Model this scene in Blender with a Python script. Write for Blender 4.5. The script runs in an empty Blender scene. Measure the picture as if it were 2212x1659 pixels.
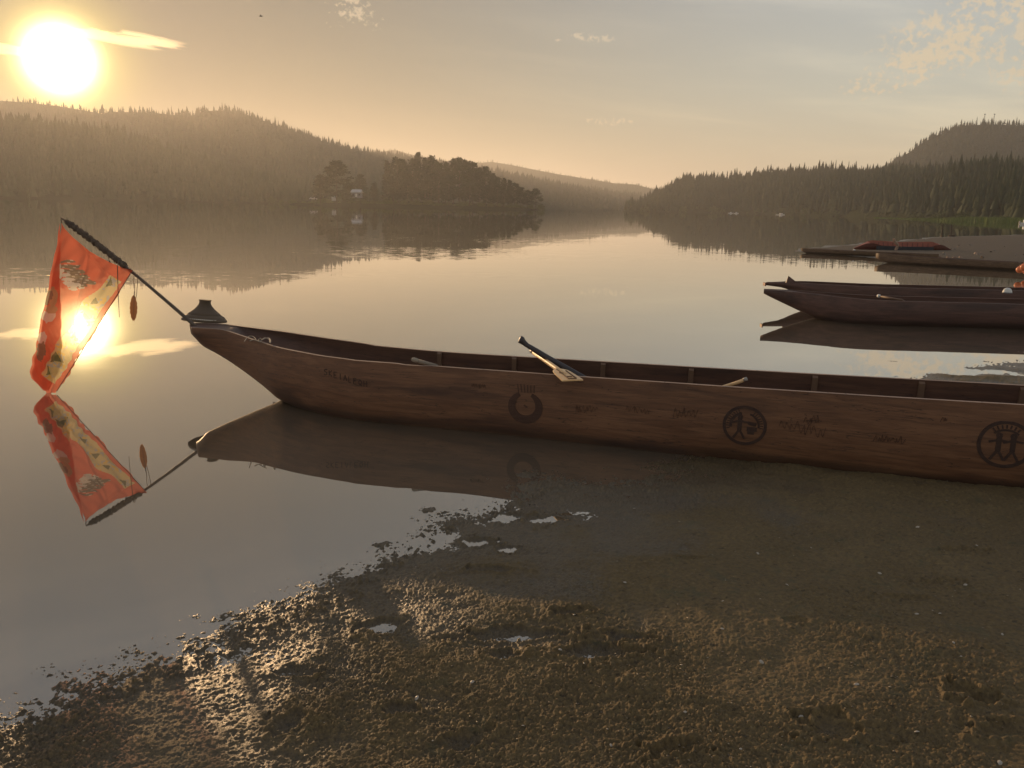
import bpy, math, random
import numpy as np
from mathutils import Vector, Matrix
random.seed(7); np.random.seed(7)
scene = bpy.context.scene
COL = scene.collection
R = math.radians

# ------------------------------------------------------------------ camera
PX, F_PX = 2212.0, 1880.0            # measuring units of the survey of the photograph
TH, PH, CH = math.atan(383/1880), math.asin(.022), 1.65
r0 = np.array([1, 0, 0.]); fw = np.array([0, math.cos(TH), -math.sin(TH)]); u0 = np.array([0, math.sin(TH), math.cos(TH)])
uu = math.cos(PH)*u0 - math.sin(PH)*r0; rr = math.cos(PH)*r0 + math.sin(PH)*u0
cam_d = bpy.data.cameras.new('camera'); cam = bpy.data.objects.new('camera', cam_d); COL.objects.link(cam)
cam_d.sensor_width = 36; cam_d.lens = 36*F_PX/PX; cam_d.clip_start = .05; cam_d.clip_end = 30000
M = Matrix.Identity(4)
for i in range(3):
    M[i][0] = rr[i]; M[i][1] = uu[i]; M[i][2] = -fw[i]
M[2][3] = CH
cam.matrix_world = M
scene.camera = cam

def ray(x, y):
    d = fw*F_PX + rr*(x-1106) - uu*(y-830)
    return d/np.linalg.norm(d)
def G(x, y, z=0.0):                   # survey point at a known height
    d = ray(x, y); return np.array([0, 0, CH]) + d*((z-CH)/d[2])
def AY(x, y, Y):                      # survey point at a known distance
    d = ray(x, y); return np.array([0, 0, CH]) + d*(Y/d[1])

# ------------------------------------------------------------------ light
SUN = ray(128, 128)
SUN_EL = math.asin(SUN[2]); SUN_AZ = math.atan2(SUN[0], SUN[1])
scene.view_settings.view_transform = 'Standard'; scene.view_settings.look = 'None'
scene.view_settings.exposure = 0.0; scene.view_settings.gamma = 1.0
try: scene.view_settings.use_curve_mapping = False
except Exception: pass
sd_ = bpy.data.lights.new('sun', 'SUN'); sd_.energy = 4.7; sd_.angle = R(.5); sd_.color = (1.0, .63, .32)
so = bpy.data.objects.new('sun', sd_); COL.objects.link(so)
so.rotation_euler = Vector(SUN).to_track_quat('Z', 'Y').to_euler()

class NT:
    """small helper to write node trees as expressions"""
    def __init__(s, tree): s.t = tree; s.n = tree.nodes; s.l = tree.links
    def new(s, typ, **kw):
        n = s.n.new(typ)
        for k, v in kw.items(): setattr(n, k, v)
        return n
    def put(s, sock, v):
        if isinstance(v, bpy.types.NodeSocket): s.l.new(v, sock)
        elif v is not None:
            if isinstance(v, (tuple, list)) and len(v) == 3 and sock.type == 'RGBA': v = (*v, 1)
            sock.default_value = v
    def m(s, op, a, b=None, c=None, clamp=False):
        n = s.new('ShaderNodeMath', operation=op, use_clamp=clamp)
        s.put(n.inputs[0], a)
        if b is not None: s.put(n.inputs[1], b)
        if c is not None: s.put(n.inputs[2], c)
        return n.outputs[0]
    def v(s, op, a, b=None):
        n = s.new('ShaderNodeVectorMath', operation=op)
        s.put(n.inputs[0], a)
        if b is not None: s.put(n.inputs[3] if op == 'SCALE' else n.inputs[1], b)
        return n.outputs['Value'] if op in ('DOT_PRODUCT', 'LENGTH') else n.outputs[0]
    def mix(s, f, a, b, mode='MIX'):
        n = s.new('ShaderNodeMix', data_type='RGBA', blend_type=mode)
        s.put(n.inputs[0], f); s.put(n.inputs[6], a); s.put(n.inputs[7], b)
        return n.outputs[2]
    def noise(s, vec, scale, detail=4, rough=.5, dist=0):
        n = s.new('ShaderNodeTexNoise'); s.put(n.inputs['Vector'], vec)
        n.inputs['Scale'].default_value = scale; n.inputs['Detail'].default_value = detail
        n.inputs['Roughness'].default_value = rough; n.inputs['Distortion'].default_value = dist
        return n
    def ramp(s, f, stops, interp='LINEAR'):
        n = s.new('ShaderNodeValToRGB'); s.put(n.inputs[0], f); cr = n.color_ramp; cr.interpolation = interp
        while len(cr.elements) < len(stops): cr.elements.new(.5)
        for e, (p, c) in zip(cr.elements, stops):
            e.position = p; e.color = (*c, 1) if len(c) == 3 else c
        return n.outputs[0]
    def maprange(s, v, a, b, c=0., d=1., smooth=True):
        n = s.new('ShaderNodeMapRange', interpolation_type='SMOOTHSTEP' if smooth else 'LINEAR')
        s.put(n.inputs[0], v)
        for i, q in enumerate((a, b, c, d)): s.put(n.inputs[i+1], q)
        return n.outputs[0]
    def comb(s, x, y, z):
        n = s.new('ShaderNodeCombineXYZ')
        for i, q in enumerate((x, y, z)): s.put(n.inputs[i], q)
        return n.outputs[0]
    def sep(s, v):
        n = s.new('ShaderNodeSeparateXYZ'); s.put(n.inputs[0], v); return n.outputs

world = bpy.data.worlds.new('World'); scene.world = world; world.use_nodes = True
w = NT(world.node_tree); w.n.clear()
wo = w.new('ShaderNodeOutputWorld')
sky = w.new('ShaderNodeTexSky', sky_type='NISHITA'); sky.sun_disc = False
sky.sun_elevation = SUN_EL; sky.sun_rotation = SUN_AZ; sky.dust_density = 0; sky.air_density = 1.6
bg1 = w.new('ShaderNodeBackground'); w.put(bg1.inputs[0], sky.outputs[0]); bg1.inputs[1].default_value = .015
D = w.new('ShaderNodeTexCoord').outputs['Generated']
dx, dy, dz = w.sep(D)
el = w.m('MULTIPLY', w.m('ARCSINE', dz), 180/math.pi)
az = w.m('MULTIPLY', w.m('ARCTAN2', dx, dy), 180/math.pi)
ang = w.m('MULTIPLY', w.m('ARCCOSINE', w.m('MINIMUM', w.v('DOT_PRODUCT', D, tuple(SUN)), 1.0)), 180/math.pi)
# air light: warm at the horizon, greyer blue overhead
base = w.ramp(w.m('DIVIDE', el, 90., clamp=True), [(0, (.60, .49, .34)), (.035, (.60, .53, .39)), (.08, (.52, .52, .45)), (.15, (.41, .44, .46)),
                                          (.25, (.46, .46, .46)), (.5, (.34, .34, .37)), (1, (.22, .24, .30))])
# thin veils of high cloud, long streaks
sv = w.comb(w.m('MULTIPLY', az, .05), w.m('ADD', w.m('MULTIPLY', el, .42), w.m('MULTIPLY', az, .035)), 0.)
st = w.noise(sv, 1.0, 5, .55, .4).outputs[0]
streak = w.maprange(st, .42, .72, -.07, .13)
base = w.mix(1.0, base, w.comb(*[w.m('ADD', 1.0, w.m('MULTIPLY', streak, k)) for k in (1.3, 1.0, .6)]), 'MULTIPLY')
wide = w.m('EXPONENT', w.m('DIVIDE', ang, -11.))
base = w.mix(w.m('MULTIPLY', w.maprange(ang, 55., 8.), w.maprange(el, 36., 17., .0, 1.)), base, (.065, .075, .085))
grey = w.m('MULTIPLY', w.maprange(el, 9., 17.), w.maprange(az, 6., -10.))

# puffy clouds: noise cut by soft regions of the sky
def region(a0, e0, ra, re, tilt=0.0):
    u = w.m('SUBTRACT', az, a0); v = w.m('SUBTRACT', w.m('SUBTRACT', el, e0), w.m('MULTIPLY', u, tilt))
    q = w.m('ADD', w.m('POWER', w.m('DIVIDE', w.m('ABSOLUTE', u), ra), 2.), w.m('POWER', w.m('DIVIDE', w.m('ABSOLUTE', v), re), 2.))
    return w.maprange(q, 1.6, .15)
cv = w.comb(az, w.m('MULTIPLY', el, 1.15), 3.1)
cn = w.noise(cv, 2.3, 7, .58, .3).outputs[0]
cn2 = w.noise(w.comb(az, w.m('MULTIPLY', el, 1.6), 9.), .45, 4, .5).outputs[0]
cnm = w.m('ADD', w.m('MULTIPLY', cn, .62), w.m('MULTIPLY', cn2, .38))
def azel(x, y):
    d = ray(x, y); return math.degrees(math.atan2(d[0], d[1])), math.degrees(math.asin(d[2]))
regs = []
for (x, y, ra, re, tilt) in [(2100, 55, 5.5, 2.2, .35), (1985, 150, 5.2, 1.25, .22), (2330, 90, 5, 3.0, .1), (1240, 82, 3.5, .35, 0), (740, 25, 3.0, 1.2, -.1), (1330, 262, 2.5, .3, 0)]:
    a_, e_ = azel(x, y)
    regs.append(region(a_, e_, ra, re, tilt))
reg = regs[0]
for i_, q in enumerate(regs[1:]): reg = w.m('MAXIMUM', reg, q if i_ < 2 else w.m('MULTIPLY', q, .62))
cmask = w.m('MULTIPLY', w.maprange(w.m('ADD', cnm, w.m('MULTIPLY', reg, .18)), .628, .735), reg)
base = w.mix(w.m('MULTIPLY', cmask, .85), base, (.66, .53, .37))
# bright streak cloud beside the sun
a_, e_ = azel(275, 84)
fn = w.noise(w.comb(w.m('MULTIPLY', az, .35), w.m('MULTIPLY', w.m('ADD', el, w.m('MULTIPLY', az, .08)), 2.2), 5.), 1.2, 6, .55, .5).outputs[0]
r1 = region(a_, e_, 3.1, .42, -.06)
a_, e_ = azel(15, 108)
r2 = w.m('MULTIPLY', region(a_, e_, 2.4, .35, 0), .8)
sm = w.m('MULTIPLY', w.maprange(w.m('ADD', fn, w.m('MULTIPLY', w.m('MAXIMUM', r1, r2), .35)), .58, .78), w.m('MAXIMUM', r1, r2))
base = w.mix(1., base, w.v('SCALE', w.comb(1.5, .95, .42), w.m('MULTIPLY', sm, .9)), 'ADD')
# aureole and disc of the low sun in hazy air
def gl(sig, p): return w.m('EXPONENT', w.m('MULTIPLY', w.m('POWER', w.m('DIVIDE', ang, sig), p), -1.))
glow = w.v('ADD', w.v('ADD', w.v('SCALE', (42., 31., 15.), gl(1.0, 1.7)), w.v('SCALE', (1.0, .74, .10), gl(2.9, 2.0))),
           w.v('SCALE', (.07, .02, .0), gl(7.0, 1.3)))
base = w.mix(1., base, glow, 'ADD')
bg2 = w.new('ShaderNodeBackground'); w.put(bg2.inputs[0], base); bg2.inputs[1].default_value = 1.0
ad = w.new('ShaderNodeAddShader'); w.l.new(bg1.outputs[0], ad.inputs[0]); w.l.new(bg2.outputs[0], ad.inputs[1])
w.l.new(ad.outputs[0], wo.inputs[0])

# ------------------------------------------------------------------ helpers
def tag(o, label=None, cat=None, group=None, kind=None):
    if label: o['label'] = label
    if cat: o['category'] = cat
    if group: o['group'] = group
    if kind: o['kind'] = kind
    return o
def empty(name, loc=(0, 0, 0), **kw):
    o = bpy.data.objects.new(name, None); COL.objects.link(o); o.location = [float(q) for q in loc]; o.empty_display_size = .1
    return tag(o, **kw)
def npmesh(name, verts, faces, mats=(), smooth=True, parent=None, loc=None):
    """faces: (n,3) or (n,4) int array, or a list of mixed polygons"""
    me = bpy.data.meshes.new(name)
    verts = np.asarray(verts, np.float32)
    if loc is not None: verts = verts - np.asarray(loc, np.float32)
    if isinstance(faces, np.ndarray):
        k = faces.shape[1]; nf = len(faces)
        me.vertices.add(len(verts)); me.vertices.foreach_set('co', verts.ravel())
        me.loops.add(nf*k); me.loops.foreach_set('vertex_index', faces.astype(np.int32).ravel())
        me.polygons.add(nf); me.polygons.foreach_set('loop_start', np.arange(0, nf*k, k, dtype=np.int32))
        me.polygons.foreach_set('loop_total', np.full(nf, k, np.int32))
        me.update(calc_edges=True); me.validate()
    else:
        me.from_pydata([tuple(map(float, v)) for v in verts], [], [tuple(f) for f in faces]); me.update()
    if smooth: me.polygons.foreach_set('use_smooth', np.ones(len(me.polygons), bool))
    for m in (mats if isinstance(mats, (list, tuple)) else [mats]): me.materials.append(m)
    o = bpy.data.objects.new(name, me); COL.objects.link(o)
    if loc is not None: o.location = [float(q) for q in loc]
    if parent:
        o.parent = parent
    return o
def rel(parent, pts):                 # world points to the frame of an (unrotated) parent
    return np.asarray(pts, float) - np.array(parent.location)
def tube(pts, rad, n=8, cap=True, jitter=0):
    pts = np.asarray(pts, float); k = len(pts)
    rad = np.full(k, rad) if np.isscalar(rad) else np.asarray(rad, float)
    tan = np.gradient(pts, axis=0); tan /= np.linalg.norm(tan, axis=1)[:, None]
    up = np.array([0, 0, 1.]) if abs(tan[0][2]) < .9 else np.array([1., 0, 0])
    V = []; Fc = []
    for i in range(k):
        a = np.cross(tan[i], up); a /= np.linalg.norm(a); b = np.cross(tan[i], a)
        for j in range(n):
            t = 2*math.pi*j/n; q = rad[i]*(1+jitter*(random.random()-.5))
            V.append(pts[i] + (a*math.cos(t)+b*math.sin(t))*q)
    for i in range(k-1):
        for j in range(n):
            Fc.append((i*n+j, i*n+(j+1) % n, (i+1)*n+(j+1) % n, (i+1)*n+j))
    if cap: Fc += [tuple(range(n))[::-1], tuple(range((k-1)*n, k*n))]
    return V, Fc
def join(*parts):
    V = []; Fc = []
    for v, f in parts:
        o = len(V); V += [tuple(q) for q in v]; Fc += [tuple(i+o for i in g) for g in f]
    return V, Fc
def spline(pts, k=8):
    pts = np.asarray(pts, float); out = []
    P = np.vstack([2*pts[0]-pts[1], pts, 2*pts[-1]-pts[-2]])
    for i in range(1, len(P)-2):
        for t in np.linspace(0, 1, k, endpoint=False):
            a, b, c, d = P[i-1], P[i], P[i+1], P[i+2]
            out.append(.5*((2*b)+(-a+c)*t+(2*a-5*b+4*c-d)*t*t+(-a+3*b-3*c+d)*t**3))
    out.append(pts[-1]); return np.array(out)

# lattice noises for the terrain (numpy)
def h2(ix, iy, s):
    with np.errstate(over='ignore'):
        n = (ix.astype(np.int64)*374761393 + iy.astype(np.int64)*668265263 + s*974634777) & 0xffffffff
        n = ((n ^ (n >> 13))*1274126177) & 0xffffffff
        n = n ^ (n >> 16)
    return (n & 0xffffff)/float(0xffffff)
def vnoise(x, y, s=0):
    ix = np.floor(x); iy = np.floor(y); fx = x-ix; fy = y-iy
    ux = fx*fx*fx*(fx*(fx*6-15)+10); uy = fy*fy*fy*(fy*(fy*6-15)+10)
    a = h2(ix, iy, s); b = h2(ix+1, iy, s); c = h2(ix, iy+1, s); d = h2(ix+1, iy+1, s)
    return (a+(b-a)*ux+(c-a)*uy+(a-b-c+d)*ux*uy)*2-1
def fbm(x, y, s=0, o=4, g=.5):
    t = 0; a = 1; n = 0
    for i in range(o):
        t = t + a*vnoise(x+i*17.3, y-i*9.1, s+i); n += a; a *= g; x = x*2.03; y = y*2.03
    return t/n
def lumps(x, y, cell, s=0, dens=1.0):
    """round clods on a jittered lattice, 0..1 high"""
    ix = np.floor(x/cell); iy = np.floor(y/cell); out = np.zeros_like(x)
    for i in (-1, 0, 1):
        for j in (-1, 0, 1):
            cx, cy = ix+i, iy+j
            px = (cx+h2(cx, cy, s))*cell; py = (cy+h2(cx, cy, s+5))*cell
            rd = cell*(.28+.5*h2(cx, cy, s+9)); on = h2(cx, cy, s+13) < dens
            d = np.hypot(x-px, y-py)/rd
            out = np.maximum(out, np.where(on, np.sqrt(np.clip(1-d*d, 0, 1))*(rd/cell/.78), 0))
    return out

# ------------------------------------------------------------------ materials
def mat(name):
    m = bpy.data.materials.new(name); m.use_nodes = True
    t = NT(m.node_tree); p = m.node_tree.nodes['Principled BSDF']
    return m, t, p
def simple(name, col, rough=.7, var=.25, scale=8., bump=0., bscale=40., spec=.4, stretch=None):
    m, t, p = mat(name)
    tc = t.new('ShaderNodeTexCoord').outputs['Object']
    if stretch: tc = t.v('MULTIPLY', tc, stretch)
    n = t.noise(tc, scale, 5, .6)
    c = t.mix(n.outputs[0], tuple(q*(1-var) for q in col), tuple(min(1, q*(1+var)) for q in col))
    t.put(p.inputs['Base Color'], c); p.inputs['Roughness'].default_value = rough
    p.inputs['Specular IOR Level'].default_value = spec
    if bump:
        b = t.new('ShaderNodeBump'); b.inputs['Strength'].default_value = bump; b.inputs['Distance'].default_value = .01
        t.put(b.inputs['Height'], t.noise(tc, bscale, 4, .6).outputs[0]); t.put(p.inputs['Normal'], b.outputs[0])
    return m

def water_mat():
    m, t, p = mat('water')
    pos = t.new('ShaderNodeNewGeometry').outputs['Position']
    x, y, z = t.sep(pos)
    dist = t.v('LENGTH', pos)
    def slope(vec, sc, det): 
        n = t.noise(vec, sc, det, .55).outputs[1]; return t.v('SUBTRACT', n, (.5, .5, .5))
    v1 = t.comb(t.m('MULTIPLY', x, .55), y, 0.)
    s_small = slope(v1, 3.2, 3); s_mid = slope(v1, .55, 3); s_fine = slope(t.comb(t.m('MULTIPLY', x, .45), y, 4.), 9., 2)
    patch = t.noise(t.comb(t.m('MULTIPLY', x, .03), t.m('MULTIPLY', y, .075), 1.7), 1.0, 3, .5).outputs[0]
    inband = t.m('MULTIPLY', t.maprange(dist, 11., 22.), t.maprange(dist, 95., 45.))
    pat = t.m('MULTIPLY', t.maprange(patch, .50, .62), t.m('ADD', t.m('MULTIPLY', inband, .9), .12))
    west = t.maprange(x, 4., -8.)
    pat = t.m('MULTIPLY', pat, t.m('ADD', .30, t.m('MULTIPLY', west, .7)))
    a_fine = t.m('ADD', .0012, t.m('MULTIPLY', pat, .050))
    a_small = t.m('ADD', .0030, t.m('MULTIPLY', pat, .030))
    tot = t.v('ADD', t.v('ADD', t.v('SCALE', s_fine, a_fine), t.v('SCALE', s_small, a_small)), t.v('SCALE', s_mid, .0035))
    tx, ty, tz = t.sep(tot)
    nrm = t.v('NORMALIZE', t.comb(t.m('MULTIPLY', tx, .6), ty, 1.0))
    t.put(p.inputs['Normal'], nrm)
    mud = t.noise(t.v('MULTIPLY', pos, (1., 1., 0.)), 1.3, 4, .6).outputs[0]
    t.put(p.inputs['Base Color'], t.mix(mud, (.095, .075, .050), (.125, .100, .068)))
    p.inputs['Roughness'].default_value = .3; p.inputs['Specular IOR Level'].default_value = 0.
    gs = t.new('ShaderNodeBsdfGlossy'); gs.inputs['Roughness'].default_value = .012; t.put(gs.inputs['Normal'], nrm); gs.inputs['Color'].default_value = (.97, .97, .97, 1)
    lw = t.new('ShaderNodeLayerWeight'); lw.inputs['Blend'].default_value = .5; t.put(lw.inputs['Normal'], nrm)
    fac = t.m('ADD', .12, t.m('MULTIPLY', .85, t.m('POWER', lw.outputs['Facing'], 2.6)), clamp=True)
    mx = t.new('ShaderNodeMixShader'); t.put(mx.inputs[0], fac); t.l.new(p.outputs[0], mx.inputs[1]); t.l.new(gs.outputs[0], mx.inputs[2])
    t.l.new(mx.outputs[0], m.node_tree.nodes['Material Output'].inputs['Surface'])
    return m

def mud_mat():
    m, t, p = mat('mud')
    geo = t.new('ShaderNodeNewGeometry'); pos = geo.outputs['Position']
    x, y, z = t.sep(pos)
    n1 = t.noise(pos, 1.6, 5, .6).outputs[0]; n2 = t.noise(pos, 55., 5, .65).outputs[0]; n3 = t.noise(pos, 9., 4, .6).outputs[0]
    c = t.mix(n1, (.130, .091, .041), (.215, .154, .070))
    sp = t.noise(t.v('MULTIPLY', pos, (1., 1.6, 1.)), 26., 3, .6).outputs[0]
    c = t.mix(t.m('MULTIPLY', t.maprange(sp, .60, .70), .65), c, (.028, .023, .017))
    c = t.mix(t.m('MULTIPLY', t.maprange(n2, .66, .74), .6), c, (.34, .27, .17))
    c = t.mix(t.maprange(y, 18., 28.), c, t.mix(n3, (.125, .096, .068), (.19, .145, .10)))
    c = t.mix(t.maprange(n2, .35, .7), t.mix(.55, c, (.05, .04, .028)), c)
    c = t.mix(t.m('MULTIPLY', t.maprange(n3, .55, .72), .45), c, (.075, .078, .045))
    wet = t.maprange(z, .030, .004)
    c = t.mix(t.m('MULTIPLY', wet, .45), c, (.045, .036, .025))
    t.put(p.inputs['Base Color'], c)
    t.put(p.inputs['Roughness'], t.m('SUBTRACT', t.m('ADD', .56, t.m('MULTIPLY', n2, .25)), t.m('MULTIPLY', wet, .30)))
    t.put(p.inputs['Specular IOR Level'], t.m('MULTIPLY', t.maprange(y, 24., 12., .25, 1.), t.m('ADD', .14, t.m('MULTIPLY', wet, .22))))
    b = t.new('ShaderNodeBump'); b.inputs['Strength'].default_value = .8; b.inputs['Distance'].default_value = .006
    t.put(b.inputs['Height'], t.noise(pos, 130., 5, .7).outputs[0]); t.put(p.inputs['Normal'], b.outputs[0])
    return m

def wood_mat(name, c0, c1, dark, rough=.55, streaks=True):
    m, t, p = mat(name)
    tc = t.new('ShaderNodeTexCoord').outputs['Object']
    v = t.v('MULTIPLY', tc, (.9, 3., 14.))
    g = t.noise(v, 1.6, 6, .62, .6).outputs[0]
    g2 = t.noise(t.v('MULTIPLY', tc, (2.5, 9., 70.)), 1.4, 4, .6).outputs[0]
    big = t.noise(t.v('MULTIPLY', tc, (.5, 1., 3.2)), 1.3, 4, .55, .3).outputs[0]
    c = t.mix(t.maprange(g, .3, .72), c0, c1)
    c = t.mix(t.m('MULTIPLY', t.maprange(g2, .48, .75), .5), c, dark)
    if streaks: c = t.mix(t.m('MULTIPLY', t.maprange(big, .52, .66), .72), c, dark)
    ck = t.noise(t.v('MULTIPLY', tc, (.45, 2., 11.)), 1.9, 3, .5, .2).outputs[0]
    crack = t.maprange(t.m('ABSOLUTE', t.m('SUBTRACT', ck, .5)), .006, .0)
    adz = t.noise(t.v('MULTIPLY', tc, (9., 5., 16.)), 1., 2, .5).outputs[0]
    c = t.mix(t.m('MULTIPLY', t.maprange(adz, .45, .62), .22), c, c0)
    c = t.mix(t.m('MULTIPLY', crack, .7), c, (.012, .008, .007))
    if streaks:
        wz = t.sep(t.new('ShaderNodeNewGeometry').outputs['Position'])[2]
        c = t.mix(t.m('MULTIPLY', t.maprange(t.m('ADD', wz, t.m('MULTIPLY', t.m('SUBTRACT', big, .5), .14)), .085, .045), .55), c, (.030, .020, .014))
    t.put(p.inputs['Base Color'], c); t.put(p.inputs['Roughness'], t.m('ADD', rough-.1, t.m('MULTIPLY', g, .25)))
    p.inputs['Specular IOR Level'].default_value = .35
    b = t.new('ShaderNodeBump'); b.inputs['Strength'].default_value = .45; b.inputs['Distance'].default_value = .004
    t.put(b.inputs['Height'], t.m('ADD', t.m('SUBTRACT', t.m('MULTIPLY', adz, 1.6), crack), t.m('ADD', g, t.m('MULTIPLY', g2, .6)))); t.put(p.inputs['Normal'], b.outputs[0])
    return m

def foliage(name, c0, c1, scale=.02):
    m, t, p = mat(name)
    pos = t.new('ShaderNodeNewGeometry').outputs['Position']
    rnd = t.new('ShaderNodeObjectInfo').outputs['Random']
    n = t.noise(pos, scale, 4, .6).outputs[0]
    f = t.m('ADD', t.m('MULTIPLY', n, .8), t.m('MULTIPLY', rnd, .25), clamp=True)
    t.put(p.inputs['Base Color'], t.mix(f, c0, c1)); p.inputs['Roughness'].default_value = .85
    p.inputs['Specular IOR Level'].default_value = .1
    return m

M_water = water_mat(); M_mud = mud_mat()
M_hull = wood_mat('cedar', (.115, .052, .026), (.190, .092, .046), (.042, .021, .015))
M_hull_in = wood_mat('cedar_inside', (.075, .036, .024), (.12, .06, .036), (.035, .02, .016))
M_rim = wood_mat('worn_rim', (.20, .125, .085), (.32, .22, .16), (.13, .08, .055), streaks=False)
M_burn = simple('burned_carving', (.050, .026, .018), .75, .55, 5, .6, 60, stretch=(1, 3, 12))
M_hull2 = wood_mat('dark_cedar', (.075, .040, .031), (.125, .066, .050), (.04, .025, .022))
M_hull3 = wood_mat('weathered_board', (.10, .06, .035), (.17, .11, .065), (.06, .035, .025))
M_rib = simple('rib_wood', (.13, .075, .045), .6, .25, 12)
M_pine = foliage('pine_foliage', (.014, .024, .011), (.034, .050, .022))
M_pinefar = foliage('forest_foliage', (.010, .018, .010), (.046, .060, .024), .022)
M_bush = foliage('willow_foliage', (.045, .060, .020), (.10, .12, .045), .15)
M_trunk = simple('bark', (.07, .05, .035), .9)
M_ground = simple('hillside', (.026, .031, .015), 1.0, .4, .01, spec=0.)
M_reed = foliage('reed', (.055, .085, .018), (.12, .17, .04), .25)

# ------------------------------------------------------------------ water
S = 7500.
npmesh('water', [(-S, -60, 0), (S, -60, 0), (S, S, 0), (-S, S, 0)], np.array([[0, 1, 2, 3]]), M_water, False)['kind'] = 'structure'

# ------------------------------------------------------------------ mud shore (near bank and far spit in one sheet)
land = np.array([(-1.56, 2.41), (-1.455, 2.49), (-1.29, 2.71), (-1.08, 2.94), (-.96, 3.12), (-.665, 3.46), (-.535, 3.81), (-.24, 4.38), (-.05, 4.61),
                 (.13, 4.82), (.42, 5.05), (.86, 5.17), (1.23, 5.6), (1.9, 6.3), (3.0, 7.6), (4.35, 9.0), (5.13, 9.57), (6.03, 10.13), (9, 12.2),
                 (20, 17), (30, 25), (24, 29.5), (17.4, 31), (15, 33), (13.5, 36), (12.3, 38.6), (16, 45), (21, 53), (34, 71), (52, 90), (90, 120),
                 (140, 130), (140, -10), (-10, -10), (-8, .5), (-4, 1.6), (-2.2, 2.1)])
def signed(x, y):
    d = np.full(x.shape, 1e9); ins = np.zeros(x.shape, bool); n = len(land)
    for i in range(n):
        a = land[i]; b = land[(i+1) % n]; e = b-a
        t = np.clip(((x-a[0])*e[0]+(y-a[1])*e[1])/(e@e), 0, 1)
        d = np.minimum(d, np.hypot(x-a[0]-t*e[0], y-a[1]-t*e[1]))
        c = ((a[1] > y) != (b[1] > y)); 
        with np.errstate(divide='ignore', invalid='ignore'):
            xi = (b[0]-a[0])*(y-a[1])/(b[1]-a[1] if b[1] != a[1] else 1e-9)+a[0]
        ins ^= c & (x < xi)
    return np.where(ins, d, -d)
prints = []   # (x, y, rx, ry, angle, depth)
for (px, py, a, b, an, dp) in [(1172, 1118, .10, .055, .1, .022), (1100, 1113, .09, .06, .3, .022), (1030, 1165, .07, .04, 0, .02), (1095, 1182, .05, .035, 0, .018),
        (1065, 1228, .09, .03, 0, .018), (820, 1348, .07, .05, .2, .02), (1100, 1370, .16, .045, .1, .018), (1085, 1415, .06, .045, .5, .022),
        (1280, 1412, .13, .06, .1, .026), (1360, 1375, .1, .03, -.2, .02), (1240, 1322, .07, .025, .2, .022), (1800, 1580, .08, .06, 0, .026),
        (1460, 1628, .07, .04, .2, .022), (2085, 1508, .05, .04, 0, .028), (2125, 1522, .055, .035, .3, .028), (2060, 1200, .09, .03, 0, .016),
        (1490, 1215, .08, .025, .2, .014), (1960, 1300, .1, .03, 0, .014), (860, 1535, .05, .03, 0, .018), (1000, 1600, .06, .04, .4, .016),
        (2020, 1270, .09, .03, .1, .015), (1720, 1350, .06, .03, 0, .014), (620, 1560, .05, .04, 0, .015), (660, 1450, .06, .035, .1, .014), (2180, 1590, .09, .05, .2, .022)]:
    g = G(px, py, .02); prints.append((g[0], g[1], a, b, an, dp))
rng = np.random.RandomState(3)
for i in range(20):
    X = rng.uniform(-1.4, 4.2); Y = rng.uniform(2.2, 6.2); k = rng.uniform(.35, 1.)
    prints.append((X, Y, .07*k, .04*k, rng.uniform(0, 3.1), .014*k))
def mud_height(x, y, near=True):
    s = signed(x, y)
    Hh = np.where(y > 22, .45, .10)
    z = np.where(s > 0, Hh*(1-np.exp(-np.where(y > 22, .024, .016)*np.abs(s)/Hh)), .035*s)
    z = z + .002 + .010*np.clip(s*.8, 0, 1) + .010*fbm(x*1.7, y*1.7, 3, 3) + .0065*fbm(x*6, y*6, 11, 3) + np.where(y < 9, .012, 0)*np.clip(s*1.2, 0, 1)*vnoise(x*3.3+5, y*4.2, 15)
    z = z + np.where(y > 22, .03*fbm(x*.35, y*.5, 41, 4), 0)
    dens = np.clip(.5+1.3*fbm(x*2.1+4, y*2.1, 21, 3), .08, 1)          # how thickly the clods lie
    lit = np.clip((4.6-y)/1.9, .6, 1)                                  # trodden smoother towards the boat
    fade = np.clip((16-y)/8, 0, 1)
    jx = x+.0035*vnoise(x*150, y*150, 5); jy = y+.0035*vnoise(x*150, y*150, 6)
    z = z + fade*(.0066*lit*dens*lumps(jx, jy, .0145, 1, .62) + .0068*(.5+.5*lit)*lumps(jx, jy, .0085, 31, .8)*np.clip(dens+.25, 0, 1) + .0042*fbm(x*85, y*85, 51, 3) + .003*fbm(x*24, y*24, 57, 2))
    z = z + fade*np.where(s < .05, 1, 0)*.014*lumps(jx, jy, .017, 91, .28)*np.exp(-np.abs(s)/.26)
    z = z + np.where((y > 6.8) & (y < 20), .030*fbm(x*1.6, y*2.6, 95, 4)-.006, 0)
    z = z + fade*.012*lumps(jx, jy, .085, 61, .10)*dens
    for (cx, cy, a, b, an, dp) in prints:
        m = (np.abs(x-cx) < .4) & (np.abs(y-cy) < .4)
        if not m.any(): continue
        u = (x[m]-cx)*math.cos(an)+(y[m]-cy)*math.sin(an); v = -(x[m]-cx)*math.sin(an)+(y[m]-cy)*math.cos(an)
        q = np.sqrt((u/a)**2+(v/b)**2); q = q*(1+.45*vnoise(x[m]*22, y[m]*22, 77)+.2*vnoise(x[m]*60, y[m]*60, 78)); dp = dp*min(1., max(.5, 1.0))*(.95 if cy < 4.2 else .8)
        z[m] += -dp*np.clip(1.15-q, 0, 1)**.6*(q < 1.15) + dp*.42*np.exp(-((q-1.35)/.25)**2)
    return z, s
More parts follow.
